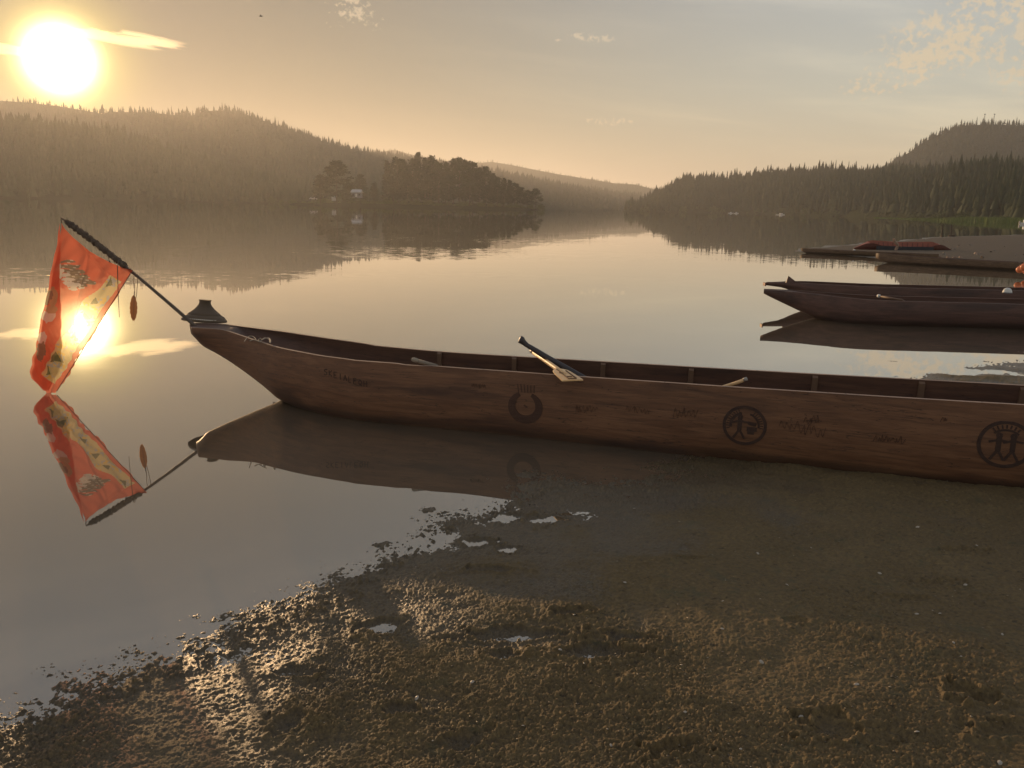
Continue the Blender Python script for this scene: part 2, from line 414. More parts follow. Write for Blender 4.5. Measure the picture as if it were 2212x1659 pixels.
def mud_sheet(rows, cols):
    A, D_ = np.meshgrid(cols, rows); X = D_*np.tan(A) if False else D_*np.sin(A); Y = D_*np.cos(A)
    z, s = mud_height(X, Y)
    nr, nc = X.shape; idx = np.arange(nr*nc).reshape(nr, nc)
    keep = (z > -.028) & (s > -1.2)
    f = keep[:-1, :-1] | keep[1:, :-1] | keep[:-1, 1:] | keep[1:, 1:]
    q = np.stack([idx[:-1, :-1][f], idx[:-1, 1:][f], idx[1:, 1:][f], idx[1:, :-1][f]], 1)
    V = np.stack([X.ravel(), Y.ravel(), z.ravel()], 1)
    used = np.unique(q); remap = np.zeros(len(V), np.int64); remap[used] = np.arange(len(used))
    return V[used], remap[q]
inv = np.linspace(1/1.95, 1/160., 830)
rows = np.concatenate([np.linspace(.25, 1.93, 70), 1/inv])
cols = np.concatenate([np.linspace(R(-75), R(-33.2), 90), np.linspace(R(-33), R(33), 1150), np.linspace(R(33.2), R(75), 90)])
V, Q = mud_sheet(rows, cols)
npmesh('ground', V, Q, M_mud)['kind'] = 'structure'

def ground_z(x, y):
    z, s = mud_height(np.array([float(x)]), np.array([float(y)])); return float(z[0])

# ------------------------------------------------------------------ hills, forests
def skyline(pts, base=None):
    P = np.array([(math.atan2(d[0], d[1]), d[2]/math.hypot(d[0], d[1])) for d in (ray(x, y) for x, y in pts)])
    return P[:, 0], P[:, 1]
class Hill:
    def __init__(s, name, sky, shore, ridge, tree=12., power=.85, seed=0, rough=1.):
        s.a, s.t = skyline(sky); s.name = name
        s.sa, s.sr = np.array([math.atan2(ray(x, 450)[0], ray(x, 450)[1]) for x, _ in shore]), np.array([q for _, q in shore], float)
        s.ra, s.rr = np.array([math.atan2(ray(x, 450)[0], ray(x, 450)[1]) for x, _ in ridge]), np.array([q for _, q in ridge], float)
        s.tree = tree; s.p = power; s.seed = seed; s.rough = rough
    def z(s, az, r):
        tn = np.interp(az, s.a, s.t); r0_ = np.interp(az, s.sa, s.sr); r1_ = np.interp(az, s.ra, s.rr)
        zr = np.maximum(tn*r1_ + CH - s.tree*.75, .5)
        t = (r-r0_)/(r1_-r0_)
        up = zr*np.clip(t, 0, 1)**s.p
        dn = zr*(1-.75*np.clip(t-1, 0, 1.2))
        x = r*np.sin(az); y = r*np.cos(az)
        n = fbm(x/260., y/260., s.seed, 4)*s.rough*zr*.10*np.clip(t*3, 0, 1)*np.clip((1-t)*2.5, 0, 1)
        return np.where(t < 1, up+n, dn)-np.where(t < 0, 3., 0), t, zr
    def build(s, na=260, nr=46, m=None):
        az = np.linspace(s.a[0], s.a[-1], na)
        V = []
        for k in np.linspace(-.02, 1.5, nr):
            r = np.interp(az, s.sa, s.sr)+k*(np.interp(az, s.ra, s.rr)-np.interp(az, s.sa, s.sr))
            z, t, _ = s.z(az, r); V.append(np.stack([r*np.sin(az), r*np.cos(az), z], 1))
        V = np.concatenate(V); idx = np.arange(nr*na).reshape(nr, na)
        q = np.stack([idx[:-1, :-1].ravel(), idx[:-1, 1:].ravel(), idx[1:, 1:].ravel(), idx[1:, :-1].ravel()], 1)
        npmesh(s.name, V, q, m or M_ground)['kind'] = 'structure'
    def sample(s, n, t0, t1, rg, a0=None, a1=None):
        az = rg.uniform(s.a[0] if a0 is None else a0, s.a[-1] if a1 is None else a1, n)
        t = rg.uniform(t0, t1, n)
        r = np.interp(az, s.sa, s.sr)+t*(np.interp(az, s.ra, s.rr)-np.interp(az, s.sa, s.sr))
        z, _, _ = s.z(az, r)
        return np.stack([r*np.sin(az), r*np.cos(az), z], 1)

def conifer_verts(tiers, n, rs, jag=.25, width=.2, round_=0):
    """unit-height conifer: jagged tiers of drooping boughs"""
    V = []; T = []
    for k in range(tiers):
        f = k/tiers; zb = .06+.94*f*.93; zt = min(1.0, zb+(.94/tiers)*1.9)
        rad = width*((1-f)**(.85 if not round_ else .45))*(.85+.3*rs.rand())
        c = len(V); V.append((0, 0, zt))
        for j in range(n):
            a = 2*math.pi*(j+.5*(k % 2)+rs.uniform(-.2, .2))/n; q = rad*(1-jag*(rs.rand())) * (1 if j % 2 else .72)
            V.append((q*math.cos(a), q*math.sin(a), zb+rs.uniform(-.02, .03)))
        for j in range(n): T.append((c, c+1+j, c+1+(j+1) % n))
    return np.array(V), np.array(T)
def forest(name, pts, hgt, m, tiers=3, n=6, seed=1, width=.19, label=None, cat='forest'):
    rs = np.random.RandomState(seed); hgt = hgt*(1+.30*fbm(pts[:, 0]/45., pts[:, 1]/45., 7, 3))*np.where(rs.uniform(0, 1, len(hgt)) < .07, 1.3, 1.)
    tm = [conifer_verts(tiers, n, rs, width=width) for _ in range(6)]
    VV = []; TT = []; off = 0
    for k in range(6):
        P = pts[k::6]; Hh = hgt[k::6]
        if not len(P): continue
        tv, tt = tm[k]; a = rs.uniform(0, 6.28, len(P)); wd = rs.uniform(.7, 1.7, len(P))
        ca, sa = np.cos(a), np.sin(a)
        x = (tv[None, :, 0]*ca[:, None]-tv[None, :, 1]*sa[:, None])*(Hh*wd)[:, None]+P[:, 0:1]
        y = (tv[None, :, 0]*sa[:, None]+tv[None, :, 1]*ca[:, None])*(Hh*wd)[:, None]+P[:, 1:2]
        z = tv[None, :, 2]*Hh[:, None]+P[:, 2:3]-.4
        VV.append(np.stack([x, y, z], 2).reshape(-1, 3))
        TT.append((tt[None]+(np.arange(len(P))*len(tv))[:, None, None]+off).reshape(-1, 3)); off += len(P)*len(tv)
    o = npmesh(name, np.concatenate(VV), np.concatenate(TT), m, False)
    return tag(o, label, cat, kind='stuff')

SK_B = [(-420, 268), (-120, 262), (0, 252), (100, 244), (140, 241), (165, 233), (200, 238), (240, 231), (330, 233), (380, 239), (420, 239), (437, 230), (490, 228), (530, 239),
        (560, 248), (620, 270), (700, 297), (760, 313), (830, 326), (900, 337), (960, 346), (1040, 356), (1100, 368), (1200, 388), (1290, 410), (1340, 445)]
HA = Hill('far_left_hills', [(-420, 190), (-100, 200), (0, 211), (60, 215), (120, 222), (180, 232), (260, 247), (400, 275)], [(-420, 1310), (400, 1310)], [(-420, 1450), (400, 1450)], 5, seed=5)
HB = Hill('left_hills', SK_B, [(-420, 850), (500, 850), (900, 820), (1340, 1100)], [(-420, 1290), (500, 1290), (900, 1400), (1340, 1600)], 8, seed=8)
HD = Hill('left_bank', [(-420, 232), (-100, 240), (0, 250), (79, 256), (129, 262), (238, 276), (307, 294), (380, 318), (460, 345), (560, 372), (680, 398), (800, 415), (900, 432)],
          [(-420, 560), (0, 640), (600, 700), (900, 720)], [(-420, 900), (0, 900), (600, 880), (900, 800)], 11, seed=12)
HC = Hill('far_ridge', [(760, 330), (830, 323), (852, 320), (880, 328), (940, 342), (1040, 348), (1062, 346), (1100, 352), (1200, 372), (1300, 388), (1330, 393), (1372, 395), (1400, 402), (1432, 411), (1500, 425), (1600, 440)],
          [(760, 1900), (1600, 1900)], [(760, 2500), (1600, 2400)], 6, seed=15)
HC2 = Hill('mid_ridge', [(900, 352), (1000, 366), (1100, 378), (1200, 392), (1300, 405), (1400, 420), (1450, 432), (1520, 447)], [(900, 1150), (1520, 1250)], [(900, 1800), (1520, 1750)], 6, seed=18)
HE = Hill('right_bank', [(1351, 447), (1380, 438), (1393, 427), (1420, 413), (1438, 406), (1458, 392), (1487, 381), (1527, 379), (1600, 376), (1669, 368), (1721, 368), (1774, 364), (1823, 362),
                         (1883, 370), (1948, 364), (2005, 370), (2065, 364), (2118, 357), (2179, 357), (2260, 360), (2450, 340), (2700, 330)],
          [(1351, 830), (1580, 830), (1800, 610), (2065, 378), (2212, 322), (2700, 250)], [(1351, 1000), (1580, 1000), (1800, 900), (2065, 760), (2212, 700), (2700, 600)], 9, power=.7, seed=22)
HF = Hill('right_hill', [(1840, 385), (1880, 372), (1899, 361), (1924, 346), (1948, 330), (1980, 309), (2013, 287), (2045, 273), (2069, 265), (2090, 260), (2126, 258), (2170, 258), (2212, 261), (2330, 275), (2700, 300)],
          [(1840, 850), (2700, 800)], [(1840, 1330), (2700, 1270)], 8, power=1.0, seed=27)
for h_ in (HA, HB, HC, HC2, HD, HE, HF): h_.build()

rg = np.random.RandomState(11)
def hts(n, a, b): return rg.uniform(a, b, n)
def wood(hill, n, t0, t1, a, b, label, m=M_pinefar, **kw):
    P = hill.sample(n, t0, t1, rg, **kw); forest('forest', P, hts(n, a, b), m, seed=n % 97, label=label)
wood(HA, 1500, .6, 1.03, 4, 8, 'faint wooded far hills behind the low sun')
wood(HB, 8000, .02, 1.0, 5, 10, 'hazy brown forested hill rising behind the left shore')
wood(HD, 4600, .0, 1.02, 8, 14, 'dark forest along the left bank below the sun')
wood(HC, 1800, .4, 1.02, 5, 8, 'pale forested ridge at the far end of the river')
wood(HC2, 2200, .0, 1.02, 5, 9, 'middle forested ridge behind the open river gap')
wood(HE, 8500, .005, .98, 6, 11.5, 'dense dark conifer forest covering the right bank')
wood(HF, 4200, .15, 1.0, 5, 9, 'dark wooded round hill at the upper right')

# single conifers that stand out on the skylines and along the right shore
rs_ = np.random.RandomState(4)
con_mesh = []
for k in range(7):
    tv, tt = conifer_verts(8, 9, rs_, .35, .17+.02*(k % 3))
    trunk = np.array([(-.012, -.012, -.03), (.012, -.012, -.03), (0, .014, -.03), (0, 0, .3)]); o = len(tv)
    tv = np.concatenate([tv, trunk]); tt = np.concatenate([tt, np.array([(o, o+1, o+3), (o+1, o+2, o+3), (o+2, o, o+3)])])
    ob = npmesh('conifer_tree', tv, tt, M_pinefar, False); con_mesh.append(ob.data); bpy.data.objects.remove(ob)
def put_tree(p, h_, label, group, k=None, wide=1.0):
    o = bpy.data.objects.new('conifer_tree', con_mesh[random.randrange(7) if k is None else k]); COL.objects.link(o)
    o.location = (float(p[0]), float(p[1]), float(p[2])-.2); wv = h_*wide*random.uniform(.75, 1.75)
    o.scale = (wv, wv, h_); o.rotation_euler = (0, 0, random.uniform(0, 6.28))
    tag(o, label, 'tree', group)
def ridge_trees(hill, x0, x1, n, a, b, label, group, jit=6):
    for i in range(n):
        x = x0+(x1-x0)*(i+random.uniform(-.4, .4))/max(1, n-1)
        d = ray(x, 400); azm = min(max(math.atan2(d[0], d[1]), hill.a[0]), hill.a[-1])
        r1_ = float(np.interp(azm, hill.ra, hill.rr))*random.uniform(.985, 1.0)
        z, _, _ = hill.z(np.array([azm]), np.array([r1_]))
        put_tree((r1_*math.sin(azm), r1_*math.cos(azm), z[0]), random.uniform(a, b), label, group)
ridge_trees(HE, 1395, 1900, 84, 8, 15, 'small conifer on the skyline of the long right bank', 'skyline conifers of the right bank')
ridge_trees(HE, 1905, 2225, 40, 10, 16, 'conifer standing against the base of the round right hill', 'conifers in front of the right hill')
ridge_trees(HF, 1910, 2230, 58, 5.5, 12, 'tiny conifer on the crest of the round right hill', 'crest conifers of the right hill')
ridge_trees(HB, 150, 520, 36, 5, 13, 'tiny conifer on the hazy ridge right of the sun', 'ridge conifers near the sun')
ridge_trees(HB, 540, 1040, 62, 5, 11, 'tiny conifer on the ridge sloping down to the river gap', 'conifers on the falling ridge')
ridge_trees(HD, -20, 340, 30, 9, 17, 'dark pointed conifer on the near left slope under the sun', 'conifers of the near left slope')

# ------------------------------------------------------------------ low point with the tall pines
def mound(name, ring, zc, m):
    ring = np.asarray(ring, float); c = ring.mean(0); n = len(ring)
    V = [(x, y, -.3) for x, y in ring]+[(c[0]+(x-c[0])*.93, c[1]+(y-c[1])*.93, zc*.35) for x, y in ring]+[(c[0]+(x-c[0])*.6, c[1]+(y-c[1])*.6, zc) for x, y in ring]+[(c[0], c[1], zc*1.2)]
    Fc = [(i, (i+1) % n, n+(i+1) % n, n+i) for i in range(n)]+[(n+i, n+(i+1) % n, 2*n+(i+1) % n, 2*n+i) for i in range(n)]+[(2*n+i, 2*n+(i+1) % n, 3*n) for i in range(n)]
    npmesh(name, V, Fc, m)['kind'] = 'structure'
def RD(x, d): q = ray(x, 450); q = q[:2]/np.hypot(q[0], q[1])*d; return np.array([q[0], q[1], 0.])
def XY(x, d): q = AY(x, 450, d); return (q[0], q[1])
mound('river_point', [XY(560, 700), XY(620, 545), XY(700, 500), XY(800, 505), XY(900, 515), XY(1000, 520), XY(1100, 522), XY(1160, 530), XY(1172, 560), XY(1120, 640), XY(900, 760), XY(700, 800)], 3.0, M_ground)

def crown_mesh(seed, rounded):
    rs = np.random.RandomState(seed); V = []; T = []
    for k in range(150):
        f = rs.rand()**.8; z = .14+.84*f
        prof = (math.sin(min(1, (1-f)*1.25+.08)*math.pi*.5)**.9)*(1-.25*(f < .12)) if rounded else (1-f)**.75+.04
        a = rs.uniform(0, 6.28); lobe = 1+.22*math.sin(3*a+seed+5*f)+.15*math.sin(7*a+9*f)
        q = (.19 if rounded else .15)*prof*lobe*math.sqrt(rs.uniform(.15, 1))
        c = np.array([q*math.cos(a), q*math.sin(a), z])
        for j in range(9):                                    # a clump: small needle-tuft triangles
            p = c+rs.normal(0, .014, 3)*np.array([1.4, 1.4, .9]); e1 = rs.normal(0, .017, 3); e2 = rs.normal(0, .017, 3)
            o = len(V); V += [p-e1, p+e1, p+e2*1.3]; T.append((o, o+1, o+2))
    return npdata('crown', V, np.array(T), M_pine)
def npdata(name, V, T, m):
    ob = npmesh(name, V, T, m, False); d = ob.data; bpy.data.objects.remove(ob); return d
crowns = [crown_mesh(k, k < 4) for k in range(6)]
tv, tf = tube([(0, 0, -.03), (0, 0, .3), (.004, .002, .9)], [.014, .011, .002], 6)
limbs = [tube([(0, 0, z_), (.07*math.cos(a_), .07*math.sin(a_), z_+.03)], [.004, .001], 4) for z_, a_ in ((.3, .4), (.38, 2.6), (.46, 4.4), (.55, 1.5), (.62, 3.3))]
tv, tf = join((tv, tf), *limbs)
ob = npmesh('trunk', tv, tf, M_trunk); trunk_d = ob.data; bpy.data.objects.remove(ob)
grove = [(726, 348, 62, 0, 470, 'broad round hazy tree standing alone left of the pine grove'), (691, 378, 30, 3, 480, 'smaller tree at the left foot of the broad round tree'),
         (752, 398, 30, 3, 500, None), (778, 376, 30, 2, 505, 'short tree standing above the pale roofed house'), (808, 396, 26, 5, 515, None), (836, 348, 30, 4, 530, 'narrow pine at the left end of the grove'),
         (858, 341, 40, 1, 535, None), (872, 345, 30, 2, 540, None), (891, 343, 34, 3, 545, None), (902, 330, 34, 4, 550, 'tallest pine of the grove across the river'), (918, 343, 28, 5, 545, None),
         (932, 337, 36, 0, 550, None), (948, 350, 32, 1, 545, None), (963, 351, 32, 5, 545, None), (980, 342, 36, 2, 548, None), (993, 341, 36, 0, 545, None), (1008, 346, 36, 1, 545, None),
         (1022, 350, 34, 3, 545, None), (1036, 362, 32, 2, 540, None), (1050, 360, 34, 0, 540, None), (1066, 375, 28, 4, 538, None), (1075, 382, 28, 2, 536, None), (1089, 385, 26, 4, 535, 'pointed pine where the grove steps down to the right'),
         (1101, 390, 24, 5, 535, None), (1113, 396, 26, 1, 535, None), (1126, 404, 26, 2, 535, None), (1140, 411, 24, 3, 535, None), (1157, 408, 28, 0, 536, 'last round tree at the right tip of the point'),
         (880, 372, 36, 2, 528, None), (925, 376, 38, 3, 530, None), (970, 378, 38, 1, 530, None), (1015, 384, 38, 0, 532, None), (1055, 400, 34, 3, 530, None), (850, 385, 34, 0, 522, None), (1090, 412, 30, 2, 528, None)]
ordn = ['first', 'second', 'third', 'fourth', 'fifth', 'sixth', 'seventh', 'eighth', 'ninth', 'tenth', 'eleventh', 'twelfth', 'thirteenth', 'fourteenth', 'fifteenth', 'sixteenth', 'seventeenth', 'eighteenth', 'nineteenth', 'twentieth', 'twenty first', 'twenty second', 'twenty third']
tall_row = sorted(q_[0] for q_ in grove[5:28]); low_row = sorted(q_[0] for q_ in grove[28:])
def grove_label(x):
    if x in tall_row: return '%s tall pine from the left along the crest of the hazy grove' % ordn[tall_row.index(x)]
    if x in low_row: return '%s from the left of the shorter front pines in the grove' % ordn[low_row.index(x)]
    return 'slim short tree just %s the pale roofed house' % ('left of' if x < 771 else 'right of')
def grove_tree(x, ytop, wpx, kind, d, lab):
    top = AY(x, ytop, d); h_ = top[2]-1.5
    t = empty('pine_tree', (top[0], top[1], 1.5), label=lab or grove_label(x), cat='tree', group='trees on the low river point')
    t.scale = (1, 1, 1)
    for nm, dt, sx in (('trunk', trunk_d, 1.0), ('crown', crowns[kind], (wpx/F_PX*d)/(.40*h_)*1.15)):
        c = bpy.data.objects.new(nm, dt); COL.objects.link(c); c.parent = t; c.scale = (h_*sx, h_*sx, h_); c.rotation_euler = (0, 0, random.uniform(0, 6.28))
for g_ in grove: grove_tree(*g_)
# understorey bushes along both shores
def bush_mesh(seed):
    rs = np.random.RandomState(seed); V = []; T = []
    for k in range(60):
        a = rs.uniform(0, 6.28); b = rs.uniform(0, 1.45); q = rs.uniform(.6, 1)*(1+.2*math.sin(4*a+seed))
        c = np.array([q*math.cos(a)*math.cos(b)*.6, q*math.sin(a)*math.cos(b)*.6, q*math.sin(b)*.9])
        for j in range(8):
            p = c+rs.normal(0, .07, 3); e1 = rs.normal(0, .07, 3); e2 = rs.normal(0, .07, 3); o = len(V); V += [p-e1, p+e1, p+e2]; T.append((o, o+1, o+2))
    for j in range(5):
        a = j*1.3; o = len(V); V += [(-.02, 0, 0), (.02, 0, 0), (.3*math.cos(a), .3*math.sin(a), .6)]; T.append((o, o+1, o+2))
    return npdata('willow_bush', V, np.array(T), M_bush)
bushes = [bush_mesh(k) for k in range(4)]
def bush(x, y, h_, label, group, wide=1.):
    o = bpy.data.objects.new('willow_bush', random.choice(bushes)); COL.objects.link(o); o.location = (x, y, 0.); o.scale = (h_*wide, h_*wide, h_); o.rotation_euler = (0, 0, random.uniform(0, 6))
    tag(o, label, 'bush', group)
for i in range(64):
    x = 1360+(2225-1360)*(i+random.uniform(-.4, .4))/63.
    d = float(np.interp(x, [1351, 1580, 1800, 2065, 2212], [826, 826, 606, 375, 319]))*random.uniform(1.0, 1.04)
    q = RD(x, d); hh = random.uniform(3, 6.) if x < 1850 else random.uniform(2.2, 4.)
    bush(q[0], q[1], hh, 'olive green willow bush at the foot of the right bank forest', 'bushes along the right shore', random.uniform(1., 1.7))
for i in range(34):
    x = 590+(1168-590)*(i+random.uniform(-.4, .4))/33.
    q = AY(x, 450, float(np.interp(x, [560, 620, 700, 1172], [650, 556, 512, 535]))*random.uniform(1., 1.02))
    bush(q[0], q[1], random.uniform(2, 5), 'low hazy bush on the shore below the pine grove', 'bushes below the pine grove', random.uniform(1, 1.8))
# bright reeds on the right shore
rs = np.random.RandomState(9); n = 9000
xs = np.concatenate([rs.uniform(2068, 2290, 7000), rs.uniform(1890, 2068, 2000)]); dd = np.interp(xs, [1890, 2065, 2212, 2300], [520, 372, 316, 292])*rs.uniform(.93, 1.0, n)
P = np.array([RD(x, d) for x, d in zip(xs, dd)]); P[:, 2] = -.1
hh = rs.uniform(.7, 2.1, n)*np.clip((xs-1880)/220, .35, 1); a = rs.uniform(0, 3.14, n); wv = .16
e = np.stack([np.cos(a), np.sin(a), 0*a], 1)*wv; tip = P+np.stack([rs.normal(0, .25, n), rs.normal(0, .25, n), hh], 1)
V = np.stack([P-e, P+e, tip], 1).reshape(-1, 3)
tag(npmesh('reed_bed', V, np.arange(3*n).reshape(-1, 3), M_reed, False), 'bright green reeds along the water at the right shore', 'reeds', kind='stuff')

# ------------------------------------------------------------------ far small things
M_white = simple('white_paint', (.55, .55, .52), .5, .05); M_metal = simple('pale_roof', (.33, .34, .34), .35, .05); M_grey = simple('grey_paint', (.16, .16, .17), .6, .1)
M_glass = simple('dark_glass', (.03, .035, .04), .15, .1)
def boxv(c, s):
    c = np.array(c, float); s = np.array(s, float)/2
    V = [c+s*np.array(q) for q in ((-1, -1, -1), (1, -1, -1), (1, 1, -1), (-1, 1, -1), (-1, -1, 1), (1, -1, 1), (1, 1, 1), (-1, 1, 1))]
    return V, [(0, 3, 2, 1), (4, 5, 6, 7), (0, 1, 5, 4), (1, 2, 6, 5), (2, 3, 7, 6), (3, 0, 4, 7)]
M_dull = simple('dull_white', (.33, .33, .32), .7, .1)
q = AY(771, 425, 492)
hs = empty('house', (q[0], q[1], q[2]-.5), label='small pale roofed house on the slope left of the grove', cat='house')
npmesh('wall', *boxv((0, 0, 1.3), (5.4, 4.2, 2.9)), [M_grey], False, hs)
npmesh('roof', [(-3.1, -2.9, 2.6), (3.1, -2.9, 2.6), (2.7, 0, 4.2), (-2.7, 0, 4.2), (-3.1, 2.9, 2.6), (3.1, 2.9, 2.6), (-3.1, -2.9, 2.75), (3.1, -2.9, 2.75), (2.7, 0, 4.35), (-2.7, 0, 4.35), (-3.1, 2.9, 2.75), (3.1, 2.9, 2.75)],
       [(0, 1, 2, 3), (3, 2, 5, 4), (6, 9, 8, 7), (9, 10, 11, 8), (0, 6, 7, 1), (4, 5, 11, 10), (0, 3, 9, 6), (3, 4, 10, 9), (1, 7, 8, 2), (2, 8, 11, 5)], [M_metal], False, hs)
for wx in (-1.7, 1.7): npmesh('window', *boxv((wx, -2.13, 1.5), (.9, .06, .9)), [M_glass], False, hs)
npmesh('door', *boxv((0, -2.13, 1.0), (.9, .06, 2.0)), [M_white], False, hs)
def motorboat(x, y, d, L, label, az_=0.2):
    q = G(x, y) if d is None else AY(x, y, d)
    b = empty('motorboat', (q[0], q[1], .0), label=label, cat='boat'); b.rotation_euler = (0, 0, az_)
    o_, i_ = [], []
    ks = np.linspace(-1, 1, 9)
    V = []; 
    for k in ks:
        hw = .34*L/2*(1-max(0, k)**2.2)*.9+.01
        V += [(k*L/2, -hw, .5+.12*max(0, k)), (k*L/2, -hw*.6, -.05), (k*L/2, hw*.6, -.05), (k*L/2, hw, .5+.12*max(0, k))]
    Fc = []
    for i in range(8):
        for j in range(3): Fc.append((4*i+j, 4*i+4+j, 4*i+5+j, 4*i+1+j))
        Fc.append((4*i, 4*i+3, 4*i+7, 4*i+4))
    Fc.append((0, 1, 2, 3))
    npmesh('hull', V, Fc, [M_white], False, b)
    npmesh('cabin', *boxv((.05*L, 0, .85), (.3*L, .22*L, .7)), [M_white], False, b)
    npmesh('windshield', *boxv((.21*L, 0, .95), (.04*L, .2*L, .35)), [M_glass], False, b)
    npmesh('engine', *boxv((-.53*L, 0, .45), (.35, .35, .8)), [M_grey], False, b)
motorboat(1578, 461.5, 760, 4.2, 'left of two white boats side by side under the right bank')
motorboat(1590, 461.8, 760, 4.2, 'right of two white boats side by side under the right bank', -.2)
motorboat(1686, 464.5, 650, 6.5, 'white cabin boat moored midway along the right bank', .1)
motorboat(2213, 481.5, 225, 2.4, 'white boat at the right edge of the frame before the reeds', .1)
def car(x, y, d, label, col):
    q = AY(x, y, d); b = empty('parked_car', (q[0], q[1], q[2]-.6), label=label, cat='car')
    prof = [(-2.1, .35), (-2.1, .9), (-1.7, 1.0), (-1.1, 1.5), (.5, 1.5), (1.1, 1.0), (2.0, .9), (2.1, .35)]
    V = [(x_, -.85, z_) for x_, z_ in prof]+[(x_, .85, z_) for x_, z_ in prof]; n = len(prof)
    Fc = [(i, i+1, n+i+1, n+i) for i in range(n-1)]+[tuple(range(n))[::-1], tuple(range(n, 2*n)), (n-1, 0, n, 2*n-1)]
    npmesh('body', V, Fc, [col], False, b)
    npmesh('window', [(-1.0, -.87, 1.0), (.95, -.87, 1.0), (.45, -.87, 1.42), (-.98+.1, -.87, 1.42)], [(0, 1, 2, 3)], [M_glass], False, b)
    for wx in (-1.3, 1.3):
        for wy in (-.86, .86):
            npmesh('wheel', *tube([(wx, wy-.1, .33), (wx, wy+.1, .33)], .33, 12), [M_glass], False, b)
car(677, 430, 500, 'small white car parked on the misty left shore', M_dull)
q = AY(721, 431, 505); sh = empty('shed', (q[0], q[1], q[2]-.8), label='tiny white shed between the car and the house', cat='shed')
npmesh('wall', *boxv((0, 0, 1), (2, 2, 2)), [M_dull], False, sh)
npmesh('roof', [(-1.2, -1.2, 2), (1.2, -1.2, 2), (1.2, 1.2, 2), (-1.2, 1.2, 2), (-1.2, 0, 2.7), (1.2, 0, 2.7)], [(0, 1, 5, 4), (2, 3, 4, 5), (0, 4, 3), (1, 2, 5), (0, 3, 2, 1)], [M_metal], False, sh)
for (x, lab) in ((2126, 'left mast of the two on the right hill top'), (2146.5, 'right mast of the two on the right hill top')):
    q = AY(x, 262, 1190); b = empty('radio_mast', q, label=lab, cat='mast')
    legs = [tube([(1.1*math.cos(a), 1.1*math.sin(a), -3), (.25*math.cos(a), .25*math.sin(a), 14)], .2, 4) for a in (0, 2.1, 4.2)]
    br = [tube([(1.0*math.cos(a)*(1-z_/18), 1.0*math.sin(a)*(1-z_/18), z_), (1.0*math.cos(a+2.1)*(1-z_/18), 1.0*math.sin(a+2.1)*(1-z_/18), z_+2)], .1, 3) for z_ in range(0, 13, 2) for a in (0, 2.1, 4.2)]
    b.scale = (.6, .6, .6)
    npmesh('lattice', *join(*legs, *br), [M_grey], False, b)
    npmesh('antenna_head', *tube([(0, 0, 13.4), (0, 0, 13.6), (0, 0, 15.0), (0, 0, 15.2)], [.3, 1.8, 2.0, .4], 8), [M_grey], False, b)
q = AY(563, 36, 90)
b = empty('bird', q, label='small dark bird flying high in the sky', cat='bird')
npmesh('body', *tube(spline([(-.18, 0, 0), (-.1, 0, .01), (.05, 0, .02), (.16, 0, .03), (.22, 0, .03)], 4), np.interp(np.linspace(0, 1, 17), [0, .3, .6, .85, 1], [.01, .04, .05, .035, .008]), 8), [M_grey], True, b)
for s_ in (-1, 1):
    npmesh('wing', [(-.06, 0, .03), (.09, 0, .04), (.08, s_*.2, .12), (-.04, s_*.2, .11), (-.03, s_*.42, .05), (.0, s_*.42, .055), (-.06, 0, .015), (.09, 0, .02), (.08, s_*.2, .11), (-.04, s_*.2, .10)],
           [(0, 1, 2, 3), (3, 2, 5, 4), (6, 9, 8, 7), (9, 4, 5, 8), (0, 3, 9, 6), (1, 7, 8, 2)], [M_grey], False, b)

